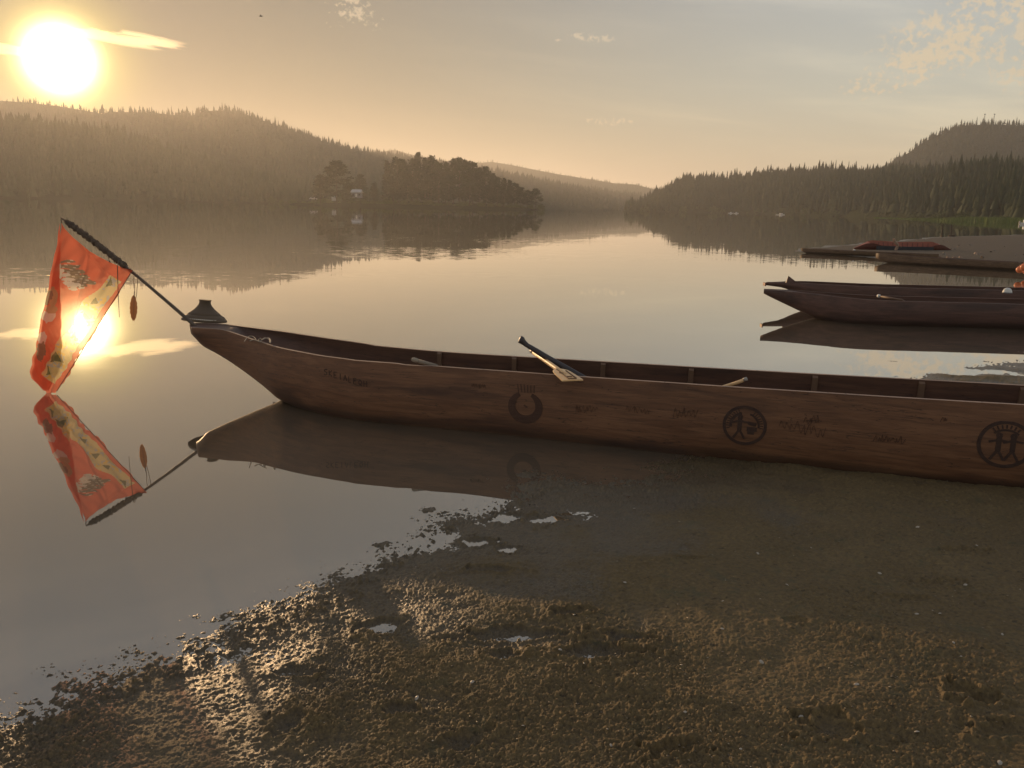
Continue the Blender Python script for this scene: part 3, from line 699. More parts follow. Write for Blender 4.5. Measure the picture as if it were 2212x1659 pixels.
# ------------------------------------------------------------------ dugout canoes
class Canoe:
    """hull lofted over stations: near rim, far rim, keel height, floor height"""
    def __init__(s, X, N, Fa, zn, zf, zk, zi, n=2.6, bulge=.06, t=.035, sections=22, skew=None):
        s.X = X; s.N = N; s.F = Fa; s.zn = zn; s.zf = zf; s.zk = zk; s.zi = zi; s.n = n; s.b = bulge; s.t = t; s.m = sections; s.skew = skew
    def at(s, x, a, inner=False, out=0.):
        I = lambda A: np.interp(x, s.X, A)
        n_ = np.array([x, I(s.N)]); f_ = np.array([x+(.06 if s.skew is None else np.interp(x, *s.skew)), I(s.F)]); c = (n_+f_)/2; hv = (f_-n_)/2; L = np.linalg.norm(hv)
        e = 2/(s.n if np.isscalar(s.n) else np.interp(x, *s.n)); co = -math.cos(a); si = math.sin(a)
        off = math.copysign(abs(co)**e, co); dep = abs(si)**e
        zg = I(s.zn)*(1-off)/2+I(s.zf)*(1+off)/2
        if inner:
            k = max(.02, 1-s.t/L); zb = max(I(s.zk)+.045, I(s.zi)); zb = min(zb, zg-.012)
            off *= k*(1+s.b*4*dep*(1-dep)); z = zg-(zg-zb)*dep
        else:
            off *= (1+s.b*4*dep*(1-dep)); z = zg-(zg-I(s.zk))*dep
        p = np.array([c[0]+hv[0]*off, c[1]+hv[1]*off, z])
        if out:
            nrm = np.array([hv[0]/L*co, hv[1]/L*co, -si*.8]); nrm /= np.linalg.norm(nrm); p = p+nrm*out
        return p
    def hull(s, parent, xs, mo, mi, mr):
        m = s.m; V = []; _u = np.linspace(-1, 1, m); ang = math.pi/2+np.sign(_u)*(math.pi/2)*(1-(1-np.abs(_u))**2.0)
        for x in xs:
            for a in ang: V.append(s.at(x, a))
            for a in ang[::-1]: V.append(s.at(x, a, True))
        n = 2*m; Fo = []; Fi = []; Fr = []
        for i in range(len(xs)-1):
            for j in range(n):
                q = (i*n+j, i*n+(j+1) % n, (i+1)*n+(j+1) % n, (i+1)*n+j)
                (Fr if j in (m-1, n-1) else Fo if j < m-1 else Fi).append(q)
        k = (len(xs)-1)*n
        for b0 in (0, k):
            for j in range(m-1):
                q = (b0+j, b0+n-1-j, b0+n-2-j, b0+j+1); Fo.append(q if b0 == 0 else q[::-1])
        V = rel(parent, V)
        def sub(nm, Fc, mm, label=None):
            u = sorted({i for f in Fc for i in f}); r_ = {v: i for i, v in enumerate(u)}
            o = npmesh(nm, [V[i] for i in u], [tuple(r_[i] for i in f) for f in Fc], [mm], True, parent)
            return o
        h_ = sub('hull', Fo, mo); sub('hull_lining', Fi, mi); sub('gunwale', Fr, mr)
        return h_

def rim_from(pts):   # px points with heights to x->y,z tables
    W = np.array([G(x, y, z) for x, y, z in pts]); o = np.argsort(W[:, 0]); W = W[o]; return W
Nr = rim_from([(412, 708, .575), (480, 712, .575), (540, 732, .53), (600, 752, .505), (700, 771, .49), (800, 782, .485), (872, 788, .485), (886, 795, .466), (897, 794, .468), (912, 789, .485), (1000, 796, .48), (1260, 815, .49), (1600, 838, .51), (1900, 857, .53), (2212, 876, .55)])
Fr_ = rim_from([(412, 699, .575), (485, 698, .57), (560, 710, .54), (700, 731, .51), (800, 745, .495), (900, 757, .485), (1200, 775, .488), (1640, 801, .512), (2212, 832, .55)])
ext = np.array([(5., 4.62, .55), (6., 4.42, .55), (6.8, 4.38, .55), (7.4, 4.40, .57)]); extF = np.array([(5., 5.32, .55), (6., 5.02, .55), (6.8, 4.72, .55), (7.4, 4.52, .57)])
Nr = np.vstack([Nr, ext]); Fr_ = np.vstack([Fr_, extF])
X = np.unique(np.concatenate([np.linspace(-2.77, -1.2, 62), np.linspace(-1.2, 7.4, 130)]))
def sm(A, k=5):
    B = np.pad(A, k, 'edge'); return np.convolve(B, np.ones(2*k+1)/(2*k+1), 'same')[k:-k]
Ny = sm(np.interp(X, Nr[:, 0], Nr[:, 1])); Fy = sm(np.interp(X, Fr_[:, 0], Fr_[:, 1])); zn = sm(np.interp(X, Nr[:, 0], Nr[:, 2]), 1); zf = sm(np.interp(X, Fr_[:, 0], Fr_[:, 2]))
Ny[0] += .03
zk = np.interp(X, [-2.77, -2.74, -2.725, -2.68, -1.98, -1.5, -.8, 5.5, 7.0, 7.4], [.50, .475, .455, .395, .0, -.10, -.12, -.12, .1, .45])
zi = np.interp(X, [-2.77, -2.45, -2.3, -1.9, -1.2, 6, 7, 7.4], [.565, .558, .44, .30, .05, .05, .4, .53])
C1 = Canoe(X, Ny, Fy, zn, zf, zk, zi, ([-2.8, -1., 1.2], [2.2, 2.8, 4.2]), .05, .034, skew=([-2.77, -2.1], [-.12, .06]))
canoe = empty('dugout_canoe', (2.2, 5.6, 0), label='long reddish brown dugout canoe with hat and flag pole on its bow', cat='canoe')
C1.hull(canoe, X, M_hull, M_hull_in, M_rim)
# ribs on the inside of both walls
for px in (937, 1098, 1290, 1480, 1745, 1980, 2190):
    g = G(px, 800, .4); xc = float(np.interp(px, [900, 1200, 1640, 2212], [-.788, .34, 1.82, 3.44]))
    V = []; Fc = []; _u = np.linspace(-.985, .985, 26); ks = math.pi/2+np.sign(_u)*(math.pi/2)*(1-(1-np.abs(_u))**2.0)
    for i, a in enumerate(ks):
        for dxr in (-.018, .018):
            p = C1.at(xc+dxr, a, True); c_ = C1.at(xc+dxr, math.pi/2, True)+np.array([0, 0, .2]); dn = (c_-p)/np.linalg.norm(c_-p)
            V += [p-dn*.004, p+dn*.022]
    for i in range(25):
        a, b_ = i*4, i*4+4
        Fc += [(a+1, a+3, b_+3, b_+1), (a, a+1, b_+1, b_), (a+2, b_+2, b_+3, a+3)]
    Fc += [(0, 2, 3, 1), (100, 101, 103, 102)]
    npmesh('rib', rel(canoe, V), Fc, [M_rib], False, canoe)
npmesh('bow_wedge', rel(canoe, [G(414, 720, .50)+np.array(o_) for o_ in ((-.01, 0, 0), (.05, -.03, .0), (.05, .05, .0), (.06, .0, .055), (.05, 0, -.01))]), [(0, 1, 3), (0, 3, 2), (0, 2, 4), (0, 4, 1), (1, 4, 2, 3)], [M_hull], False, canoe)

# carved and burned emblems on the near side, laid on the hull surface
def side(x, z, out=.002):
    """point on the near outer wall at length x and height z"""
    lo, hi = .02, math.pi/2
    for _ in range(24):
        mid = (lo+hi)/2
        if C1.at(x, mid)[2] > z: lo = mid
        else: hi = mid
    return C1.at(x, lo, out=out)
def stroke(pts, wdt, k=1):
    """band of width wdt along 2d points (x,z) on the wall, 3 mm proud"""
    P = np.asarray(pts, float); tg = np.gradient(P, axis=0); tg /= np.linalg.norm(tg, axis=1)[:, None]+1e-9; nn = np.stack([-tg[:, 1], tg[:, 0]], 1)
    V = []; Fc = []
    for i, (p, q) in enumerate(zip(P, nn)):
        wd = wdt if np.isscalar(wdt) else wdt[i]
        a = p+q*wd/2; b_ = p-q*wd/2
        V += [side(*a, -.004), side(*a, .0035), side(*b_, .0035), side(*b_, -.004)]
    for i in range(len(P)-1):
        o = 4*i
        for j in range(3): Fc.append((o+j, o+j+1, o+5+j, o+4+j))
    Fc += [(0, 3, 2, 1), (4*len(P)-4, 4*len(P)-3, 4*len(P)-2, 4*len(P)-1)]
    return V, Fc
def arc(cx, cz, r_, a0, a1, n=40): return [(cx+r_*math.cos(t), cz+r_*math.sin(t)) for t in np.linspace(a0, a1, n)]
M_faint = simple('faint_carving', (.070, .033, .020), .75, .5, 5, .6, 60, stretch=(1, 3, 12))
def emblem(label, cx, cz, ring, figs):
    mm_ = M_faint if 'open ring' in label else M_burn
    e_ = npmesh('carved_emblem', rel(canoe, ring[0]), ring[1], [mm_], False, canoe); e_['label'] = label
    for nm, ss in figs:
        if nm in ('tick_mark', 'hatching'):
            for s1 in ss: npmesh('tick_mark', rel(canoe, s1[0]), s1[1], [mm_], False, e_)
            continue
        o = npmesh(nm, rel(canoe, join(*ss)[0]), join(*ss)[1], [mm_], False, e_)
def L(a, b_, n=5): return list(zip(np.linspace(a[0], b_[0], n), np.linspace(a[1], b_[1], n)))
SG = [(x, z) for x in np.linspace(-2.4, 4.2, 133) for z in np.linspace(.02, .46, 23)]
SG_P = np.array([side(x, z, 0)-np.array([0, 0, CH]) for x, z in SG]); SG_P /= np.linalg.norm(SG_P, axis=1)[:, None]
def px_side(px, py):                                   # length and height on the near wall of a surveyed point
    i = int(np.argmax(SG_P@ray(px, py))); return SG[i]
c1x, c1z = px_side(1130, 878); c2x, c2z = px_side(1605, 917); c3x, c3z = px_side(2178, 965)
emblem('dark open ring with a hatched top carved in the hull', c1x, c1z, stroke(arc(c1x, c1z, .098, R(115), R(425)), np.interp(np.linspace(0, 1, 40), [0, .15, .5, .85, 1], [.03, .05, .062, .05, .025])),
       [('hatching', [stroke(L((c1x-.05+i*.022, c1z+.105), (c1x-.06+i*.024, c1z+.16)), .006) for i in range(6)]), ('center_boss', [stroke(L((c1x-.01, c1z+.01), (c1x+.015, c1z-.005)), .01)])])
def man(cx, cz, s_, reach=1):
    return [stroke(arc(cx, cz+.062*s_, .010*s_, 0, 6.28, 12), .014*s_), stroke(L((cx, cz+.05*s_), (cx, cz-.03*s_)), .026*s_),
            stroke(L((cx-.002, cz+.035*s_), (cx-.05*s_, cz+.02*s_)), .012*s_), stroke(L((cx, cz+.035*s_), (cx+.05*s_*reach, cz+.028*s_)), .012*s_),
            stroke(L((cx, cz-.025*s_), (cx-.035*s_, cz-.085*s_)), .013*s_), stroke(L((cx, cz-.025*s_), (cx+.035*s_, cz-.085*s_)), .013*s_)]
emblem('round burned emblem with a figure and a vessel inside', c2x, c2z, stroke(arc(c2x, c2z, .125, 0, 2*math.pi, 56), .018),
       [('figure', man(c2x-.03, c2z-.005, 1.0)), ('vessel', [stroke(L((c2x+.015, c2z-.02), (c2x+.075, c2z-.02)), .03), stroke(L((c2x+.02, c2z+.02), (c2x+.07, c2z+.012)), .022), stroke(L((c2x+.02, c2z-.045), (c2x+.06, c2z-.045)), .02)]),
        ('inner_arc', [stroke(arc(c2x, c2z, .085, R(105), R(190), 20), .016), stroke(arc(c2x, c2z, .085, R(-5), R(70), 20), .012)]),
        ('tick_mark', [stroke(L((c2x+.092*math.cos(t), c2z+.092*math.sin(t)), (c2x+.112*math.cos(t), c2z+.112*math.sin(t))), .005) for t in np.radians([*range(-5, 62, 9), *range(112, 195, 9)])])])
emblem('round burned emblem with two standing figures inside', c3x, c3z, stroke(arc(c3x, c3z, .138, 0, 2*math.pi, 56), .020),
       [('figure', man(c3x-.035, c3z-.01, 1.05)), ('figure', man(c3x+.04, c3z-.01, 1.05)),
        ('inner_arc', [stroke(arc(c3x, c3z-.01, .10, R(50), R(130), 20), .012)]), ('tick_mark', [stroke(L((c3x+.10*math.cos(t), c3z+.10*math.sin(t)), (c3x+.122*math.cos(t), c3z+.122*math.sin(t))), .008) for t in np.radians(range(55, 130, 12))])])
# faint carved letters towards the bow and scratched signatures along the wall
glyph = {'S': [[(1, .9), (.6, 1), (.1, .85), (.2, .6), (.8, .42), (.9, .12), (.4, 0), (0, .1)]], 'K': [[(.1, 0), (.1, 1)], [(.9, 1), (.1, .5), (.9, 0)]], 'E': [[(.9, 1), (.1, 1), (.1, 0), (.9, 0)], [(.1, .5), (.7, .5)]],
         'I': [[(.5, 0), (.5, 1)]], 'A': [[(0, 0), (.5, 1), (1, 0)], [(.2, .4), (.8, .4)]], 'L': [[(.1, 1), (.1, 0), (.8, 0)]], 'Q': [[(.5, 1), (0, .5), (.5, 0), (1, .5), (.5, 1)], [(.6, .3), (1, -.1)]], 'H': [[(.1, 0), (.1, 1)], [(.9, 0), (.9, 1)], [(.1, .5), (.9, .5)]]}
ss = []; p0 = px_side(694, 808); p1 = px_side(790, 836)
for i, ch in enumerate('SKEIALEQH'):
    f = i/8.5; ox = p0[0]+(p1[0]-p0[0])*f; oz = p0[1]-.01+(p1[1]-p0[1])*f
    for st_ in glyph[ch]:
        pts = []
        for a, b_ in zip(st_[:-1], st_[1:]): pts += L(a, b_, 4)[:-1]
        pts.append(st_[-1]); ss.append(stroke([(ox+.028*u, oz+.045*v) for u, v in pts], .0045))
npmesh('carved_letters', rel(canoe, join(*ss)[0]), join(*ss)[1], [M_burn], False, canoe)
M_scratch = simple('scratched_wood', (.070, .032, .019), .7, .3, 30)
for (px, py, k, sc, sl) in ((1235, 885, 5, 1., .3), (1360, 885, 6, .8, -.2), (1450, 892, 4, 1.3, .5), (1020, 835, 5, .7, 0.), (1690, 915, 6, 1.5, -.6), (1735, 905, 3, 1., .2), (1890, 950, 6, .9, .1), (2030, 905, 2, .6, 0.)):
    x_, z_ = px_side(px, py); rq = np.random.RandomState(px)
    pts = [(x_+i*.011*sc+rq.uniform(-.006, .006), z_+sl*.004*i+rq.uniform(.3, 1)*.030*sc*(1 if i % 2 else -1)) for i in range(k*3)]
    ss = stroke(spline(np.array(pts), 4), .0014)
    npmesh('scratched_signature', rel(canoe, ss[0]), ss[1], [M_scratch], False, canoe)

# ---- woven hat on the bow deck
M_woven, t, p = mat('woven_cedar')
tc = t.new('ShaderNodeTexCoord').outputs['Object']; sx_, sy_, sz_ = t.sep(tc)
wv1 = t.m('SINE', t.m('MULTIPLY', t.m('ARCTAN2', sx_, sy_), 60.)); wv2 = t.m('SINE', t.m('MULTIPLY', sz_, 800.))
hgt_ = t.m('MULTIPLY', wv1, wv2)
t.put(p.inputs['Base Color'], t.mix(t.maprange(hgt_, -1., 1.), (.07, .046, .026), (.15, .105, .062))); p.inputs['Roughness'].default_value = .7
bn = t.new('ShaderNodeBump'); bn.inputs['Distance'].default_value = .002; t.put(bn.inputs['Height'], hgt_); t.put(p.inputs['Normal'], bn.outputs[0])
def lathe(prof, n=40, close=False):
    V = []; Fc = []
    for r_, z_ in prof:
        for j in range(n):
            a = 2*math.pi*j/n; k = 1+.01*math.sin(5*a)+.006*math.sin(11*a+z_*40); V.append((r_*k*math.cos(a), r_*k*math.sin(a), z_))
    for i in range(len(prof)-1):
        for j in range(n): Fc.append((i*n+j, i*n+(j+1) % n, (i+1)*n+(j+1) % n, (i+1)*n+j))
    return V, Fc
g = G(441, 697, .565)
hat = empty('woven_hat', (g[0]-.035, g[1]+.10, .563), label='woven cone hat with a flat knob top set on the canoe bow', cat='hat'); hat.rotation_euler = (R(-3), R(5), .3); hat.scale = (1.08, 1.08, 1.06)
npmesh('brim', *lathe([(.155, .040), (.178, .012), (.183, .0), (.186, .006), (.182, .016), (.16, .045), (.14, .055)]), [M_woven], True, hat)
npmesh('crown', *lathe([(.135, .050), (.14, .055), (.115, .078), (.088, .100), (.066, .122), (.052, .142), (.047, .155), (.046, .172), (.052, .180), (.050, .184), (.04, .182), (.001, .181)]), [M_woven], True, hat)
bw = [boxv((.172*math.cos(a), .172*math.sin(a), .024), (.012, .012, .006)) for a in np.arange(3.3, 5.3, .09)]
npmesh('beadwork', *join(*bw), [simple('white_beads', (.7, .66, .58), .3)], False, hat)

# ---- flag pole with wrapped upper half
M_pole = simple('pole_wood', (.09, .065, .045), .6, .3, 20); M_wrap = simple('hide_wrap', (.085, .062, .042), .9, .5, 30, .8, 60)
tipP = np.array([-4.083, 7.952, 1.462]); baseP = G(420, 714, .53)+np.array([.02, .06, 0]); mid_ = AY(272, 577, 7.78)
pole = empty('flag_pole', baseP, label='dark slanting pole lashed to the canoe bow, upper half wrapped', cat='pole')
pp = spline([tipP, (tipP*.55+mid_*.45)+np.array([0, 0, .008]), mid_, (mid_*.5+baseP*.5)+np.array([0, 0, .004]), baseP, baseP+(baseP-mid_)*.09], 8)
npmesh('shaft', *tube(rel(pole, pp), np.linspace(.009, .0185, len(pp)), 12), [M_pole], True, pole)
wp = pp[1:17]; V = []; 
rs = np.random.RandomState(2); wr = []
dense = spline(wp, 6); wr = [.017+.010*abs(math.sin(i*.42))+.006*rs.rand()-.006*(i < 6) for i in range(len(dense))]
npmesh('wrapping', *tube(rel(pole, dense), wr, 12, jitter=.35), [M_wrap], False, pole)
tu = []
for i in range(130):
    k = rs.randint(2, len(dense)-2); a = rs.uniform(0, 6.28); c = dense[k]; d_ = np.array([math.cos(a)*.6, math.sin(a)*.3, math.sin(a)])*rs.uniform(.022, .042)
    e_ = dense[k+1]-dense[k-1]; e_ = e_/np.linalg.norm(e_)*.02
    o = len(V); tu.append(([c-e_*.5, c+e_*.5, c+d_+e_*rs.uniform(-1, 1.5)], [(0, 1, 2)]))
npmesh('fur_tuft', *join(*tu), [M_wrap], False, pole) if False else npmesh('fur_tuft', rel(pole, join(*tu)[0]), join(*tu)[1], [M_wrap], False, pole)
npmesh('lashing', *join(*[tube(rel(pole, [baseP+(pp[-9]-baseP)*k+np.array([.03*math.cos(t_), .03*math.sin(t_)*.8, .028*math.sin(t_)]) for t_ in np.linspace(0, 6.28, 14)]), .004, 5) for k in (.02, .05, .08)]), [M_pole], True, pole)

# ---- flag
TT_, AA_, BB_ = tipP+np.array([0, 0, -.045]), AY(286, 585, 7.72), np.array([-3.96, 7.28, .012])
pn = np.cross(AA_-TT_, BB_-TT_); pn /= np.linalg.norm(pn)
if pn[1] > 0: pn = -pn
def on_flag(x, y, off=0.):
    d = ray(x, y); o = np.array([0, 0, CH]); t_ = ((TT_-o)@pn)/(d@pn); return o+d*t_+pn*off
cat_y = [484, 500, 515, 545, 568, 580, 585]; cat_x = [134.5, 146, 160, 196, 238, 270, 287]
def xr(y): return float(np.interp(y, cat_y+[847], cat_x+[123]))
def xl(y): return float(np.interp(y, [484, 808, 822, 847], [134, 72, 76, 99]))
def c2(x, y): return (43.9+.2513*x, 449.8+.2513*y)      # flag drawing grid
def c6(x, y): return (82.3+.1851*x, 548.5+.1851*y)
def inpoly(x, y, P):
    r_ = False; n = len(P)
    for i in range(n):
        (x1, y1), (x2, y2) = P[i], P[(i+1) % n]
        if (y1 > y) != (y2 > y) and x < (x2-x1)*(y-y1)/(y2-y1)+x1: r_ = not r_
    return r_
band = [c2(*q) for q in ((785, 585), (865, 632), (640, 965), (300, 1515), (200, 1440), (350, 1150), (545, 800))]
tris = [[c2(*q) for q in T_] for T_ in (((792, 598), (728, 682), (797, 668)), ((262, 1362), (236, 1442), (288, 1440)), ((325, 1240), (272, 1332), (362, 1326)), ((560, 900), (520, 960), (600, 955)), ((640, 760), (600, 830), (668, 820)), ((470, 1040), (430, 1120), (505, 1110)))]
ell = [(350, 92, 88, 17, -5, 'd'), (375, 150, 115, 27, -4, 'd'), (410, 205, 135, 31, 0, 'd'), (450, 265, 145, 34, 3, 'd'), (500, 325, 170, 36, 4, 'd'), (470, 372, 120, 26, 0, 'd'),
       (238, 160, 34, 48, 20, 'w'), (285, 205, 30, 24, 0, 'w'), (320, 255, 56, 24, -8, 'w'), (355, 305, 66, 20, -5, 'w'), (395, 360, 92, 34, 5, 'w'), (410, 412, 50, 17, 0, 'w'), (505, 400, 45, 9, 0, 'w'), (270, 250, 26, 45, 0, 'w')]
ellL = [(190, 520, 70, 130, 0, 's'), (155, 495, 34, 55, 10, 'd'), (120, 570, 20, 45, 0, 'd'), (150, 745, 78, 75, 0, 'w'), (180, 660, 75, 50, 0, 's'), (70, 1000, 45, 85, 8, 'w'), (55, 1150, 48, 110, 5, 'd')]
PAL = {'r': (.58, .095, .050), 'd': (.10, .10, .075), 'w': (.50, .47, .42), 'c': (.52, .44, .22), 'g': (.07, .11, .05), 's': (.33, .24, .12), 'y': (.62, .42, .10), 'b': (.35, .38, .36)}
def flag_col(x, y, left=False):
    c = 'r'
    n_ = float(vnoise(np.array([x*.25]), np.array([y*.25]), 3)[0]); n2_ = float(vnoise(np.array([x*.09]), np.array([y*.12]), 8)[0])
    if inpoly(x, y, band):
        c = 'c' if n2_ > -.1 else ('y' if n_ > 0 else 'b')
        for T_ in tris:
            if inpoly(x, y, T_): c = 'g'
    for (cx, cy, a, b_, an, k) in (ellL if left else ell):
        ex, ey = c6(cx, cy); u = x-ex; v = y-ey; an = R(an); uu_ = (u*math.cos(an)+v*math.sin(an))/(a*.1851); vv_ = (-u*math.sin(an)+v*math.cos(an))/(b_*.1851)
        if uu_**2+vv_**2 < 1+.35*n_: c = k
    if not left and c == 'd' and abs(math.sin(y*.62+.04*x)) < .12: c = 'w'
    return PAL[c]
M_flag = bpy.data.materials.new('flag_cloth'); M_flag.use_nodes = True
t = NT(M_flag.node_tree); t.n.clear(); out = t.new('ShaderNodeOutputMaterial')
ca = t.new('ShaderNodeAttribute', attribute_name='paint').outputs['Color']
dif = t.new('ShaderNodeBsdfDiffuse'); tr = t.new('ShaderNodeBsdfTranslucent'); tp = t.new('ShaderNodeBsdfTransparent')
t.put(dif.inputs[0], ca); t.put(tr.inputs[0], t.mix(.15, ca, (1, .5, .3))); t.put(tp.inputs[0], t.mix(.55, ca, (1, .92, .85)))
m1 = t.new('ShaderNodeMixShader'); m1.inputs[0].default_value = .6; t.l.new(dif.outputs[0], m1.inputs[1]); t.l.new(tr.outputs[0], m1.inputs[2])
m2 = t.new('ShaderNodeMixShader'); m2.inputs[0].default_value = .26; t.l.new(m1.outputs[0], m2.inputs[1]); t.l.new(tp.outputs[0], m2.inputs[2])
t.l.new(m2.outputs[0], out.inputs[0])
flag = empty('flag', TT_, label='orange red painted flag hanging from the slanting pole to the water', cat='flag')
def cloth(name, left, right, y0, y1, ny, nx, off, isleft):
    V = []; Cc = []
    for i in range(ny+1):
        y = y0+(y1-y0)*i/ny
        for j in range(nx+1):
            x = left(y)+(right(y)-left(y))*j/nx
            wrk = .011*math.sin((x-134)*.13+y*.012)+.007*math.sin(x*.05-y*.05)+.004*math.sin((x+y)*.17)+.016*math.exp(-((x-(150+(y-500)*.9))/6.)**2)*(y < 640)-.012*math.exp(-((x-(190-(y-560)*.28))/4.)**2)+.010*math.sin((x-.5*y)*.30)*math.exp(-((y-780)/60.)**2)
            V.append(on_flag(x, y, off+wrk)); Cc.append((*flag_col(x, y, isleft), 1))
    q = [(i*(nx+1)+j, i*(nx+1)+j+1, (i+1)*(nx+1)+j+1, (i+1)*(nx+1)+j) for i in range(ny) for j in range(nx)]
    o = npmesh(name, rel(flag, V), np.array(q), [M_flag], True, flag)
    at = o.data.color_attributes.new('paint', 'FLOAT_COLOR', 'POINT'); at.data.foreach_set('color', np.array(Cc, np.float32).ravel())
    return o
cloth('cloth', xl, xr, 484, 850, 270, 130, 0, False)
def xfold(y): return float(np.interp(y, [484, 640, 720, 790, 847], [134, 136, 138, 137, 112]))
cloth('folded_panel', lambda y: xl(y)+.3, xfold, 486, 846, 220, 60, .035, True)
hem = spline([on_flag(xr(y)-.5, y, .004) for y in np.linspace(590, 846, 12)], 4)
npmesh('hem', *tube(rel(flag, hem), .0035, 6), [simple('hem_thread', (.16, .05, .035), .8)], True, flag)
ties = [tube(rel(flag, spline([a, (a+b_)/2+np.array([0, -.01, .01]), b_], 4)), .004, 5) for a, b_ in ((AA_, AY(278, 581, 7.78)), (TT_, tipP), (on_flag(238, 568, .004), AY(232, 546, 7.86)))]
npmesh('tie', *join(*ties), [M_pole], True, flag)

# ---- feather and thong hanging below the pole
fr = empty('hanging_feather', AY(291, 590, 7.75), label='brown feather hanging on two cords from the flag pole', cat='feather')
M_feather = simple('feather', (.42, .26, .14), .8, .5, 60, stretch=(1, 1, .1))
_n = M_feather.node_tree; _tr = _n.nodes.new('ShaderNodeBsdfTranslucent'); _mx = _n.nodes.new('ShaderNodeMixShader'); _mx.inputs[0].default_value = .6
_tr.inputs[0].default_value = (.5, .3, .15, 1); _n.links.new(_n.nodes['Principled BSDF'].outputs[0], _mx.inputs[1]); _n.links.new(_tr.outputs[0], _mx.inputs[2]); _n.links.new(_mx.outputs[0], _n.nodes['Material Output'].inputs[0])
for k in (0, 1):
    npmesh('cord', *tube(rel(fr, spline([AY(290+k*4, 590, 7.75), AY(289+k*8, 608, 7.74), AY(291+k*5, 625, 7.75), AY(290+k*4, 645, 7.75)], 5)), .0028, 5), [M_rim], True, fr)
V = []; Fc = []; n = 16
for i in range(n+1):
    f = i/n; y = 638+54*f; wd = 8.5*math.sin(math.pi*min(1, f*.93+.05))**.6*(1 if i % 3 else .86)
    for s_ in (-1, 0, 1): V.append(AY(288.5+s_*wd, y+2*abs(s_), 7.75)+np.array([0, -.006*(1-abs(s_)), 0]))
    for s_ in (-1, 0, 1): V.append(AY(288.5+s_*wd*.96, y+2*abs(s_), 7.75)+np.array([0, .004, 0]))
for i in range(n):
    for j in (0, 1): Fc += [(6*i+j, 6*i+j+1, 6*i+7+j, 6*i+6+j), (6*i+3+j, 6*i+9+j, 6*i+10+j, 6*i+4+j)]
npmesh('vane', rel(fr, V), Fc, [M_feather], True, fr)
npmesh('quill', *tube(rel(fr, [AY(290, 630, 7.745), AY(288.5, 690, 7.745)]), [.003, .001], 6), [M_rim], True, fr)
th_ = empty('hide_thong', AY(254, 576, 7.80), label='thin leather thong dangling in front of the flag', cat='thong')
npmesh('strip', *tube(rel(th_, spline([AY(254, 576, 7.55), AY(254.5, 610, 7.55), AY(256, 650, 7.55), AY(258, 686, 7.55)], 6)), np.linspace(.004, .002, 19), 5), [M_wrap], True, th_)
npmesh('loop', *tube(rel(th_, spline([AY(254, 576, 7.55), AY(256, 564, 7.68), AY(258, 560, 7.83)], 5)), .003, 5), [M_wrap], True, th_)

# ---- cord tied to the near gunwale
M_cord = simple('cord', (.22, .19, .15), .8, .2)
g0 = np.array([float(np.interp(-1.95, X, X)), float(np.interp(-1.95, X, Ny)), float(np.interp(-1.95, X, zn))])
def Z(px, py, dz=0.): return G(px, py, .53+dz)
cd = empty('tied_cord', g0, label='pale cord knotted round the near rim behind the hat', cat='cord')
runs = [[(529, 738), (534, 731), (541, 726), (550, 728), (556, 735)], [(541, 736), (550, 734), (560, 737), (568, 739)], [(563, 738), (572, 730), (582, 730), (586, 735), (586, 741)], [(564, 736), (575, 731), (583, 733), (584, 740)]]
npmesh('strand', *join(*[tube(rel(cd, spline([Z(x, y) + np.array([0, -.02, 0]) for x, y in r_], 5)), .0035, 6) for r_ in runs]), [M_cord], True, cd)
npmesh('knot', *join(*[tube(rel(cd, spline([Z(562+3*math.cos(a), 734+3*math.sin(a)) for a in np.linspace(k, k+5.5, 8)], 3)), .004, 6) for k in (0, 1.5, 3)]), [M_cord], True, cd)

# ---- paddles and sticks in the near canoe
M_light = wood_mat('pale_paddle', (.68, .43, .20), (.82, .56, .30), (.50, .30, .14), .45, False); M_black = simple('dark_paddle', (.045, .04, .042), .5, .3, 15)
def frame_along(a, b_):
    u = b_-a; L_ = np.linalg.norm(u); u /= L_; s_ = np.cross(u, [0, 0, 1]); s_ /= np.linalg.norm(s_); n_ = np.cross(s_, u); return u, s_, n_, L_
a, b_ = G(1149, 759.5, .545), G(1240, 823, .505)
u, s_, n_, L_ = frame_along(a, b_)
pd = empty('wooden_paddle', (a+b_)/2, label='pale wooden paddle laid across both rims, blade towards the camera', cat='paddle')
npmesh('shaft', *tube(rel(pd, [a+u*.05, a+u*.3, a+u*L_*.62, a+u*L_*.82]), [.015, .017, .018, .012], 10), [M_light], True, pd)
npmesh('grip', *tube(rel(pd, [a-u*.02, a-u*.012, a+u*.02, a+u*.055]), [.012, .017, .014, .012], 10), [M_black], True, pd)
c0 = G(1207, 799, .52); c_end = G(1239, 823.5, .50)
prof = [(0, .014), (.06, .036), (.14, .052), (.3, .060), (.6, .066), (.85, .070), (1, .072)]
V = []; Fc = []; nx = 6
uB = c_end-c0; LB = np.linalg.norm(uB); uB /= LB; sB = np.cross(uB, [0, 0, 1]); sB /= np.linalg.norm(sB); nB = np.cross(sB, uB)
for f, hw in prof:
    for k in np.linspace(-1, 1, nx+1): V.append(c0+uB*LB*(f-.05)+sB*hw*k*1.05+nB*(.004+.007*(1-f)*(1-abs(k))))
    for k in np.linspace(-1, 1, nx+1): V.append(c0+uB*LB*(f-.05)+sB*hw*k*1.05-nB*(.005))
m_ = nx+1
for i in range(len(prof)-1):
    o = i*2*m_
    for j in range(nx): Fc += [(o+j, o+j+1, o+2*m_+j+1, o+2*m_+j), (o+m_+j, o+3*m_+j, o+3*m_+j+1, o+m_+j+1)]
    Fc += [(o, o+2*m_, o+3*m_, o+m_), (o+m_-1, o+2*m_-1, o+4*m_-1, o+3*m_-1)]
o = (len(prof)-1)*2*m_
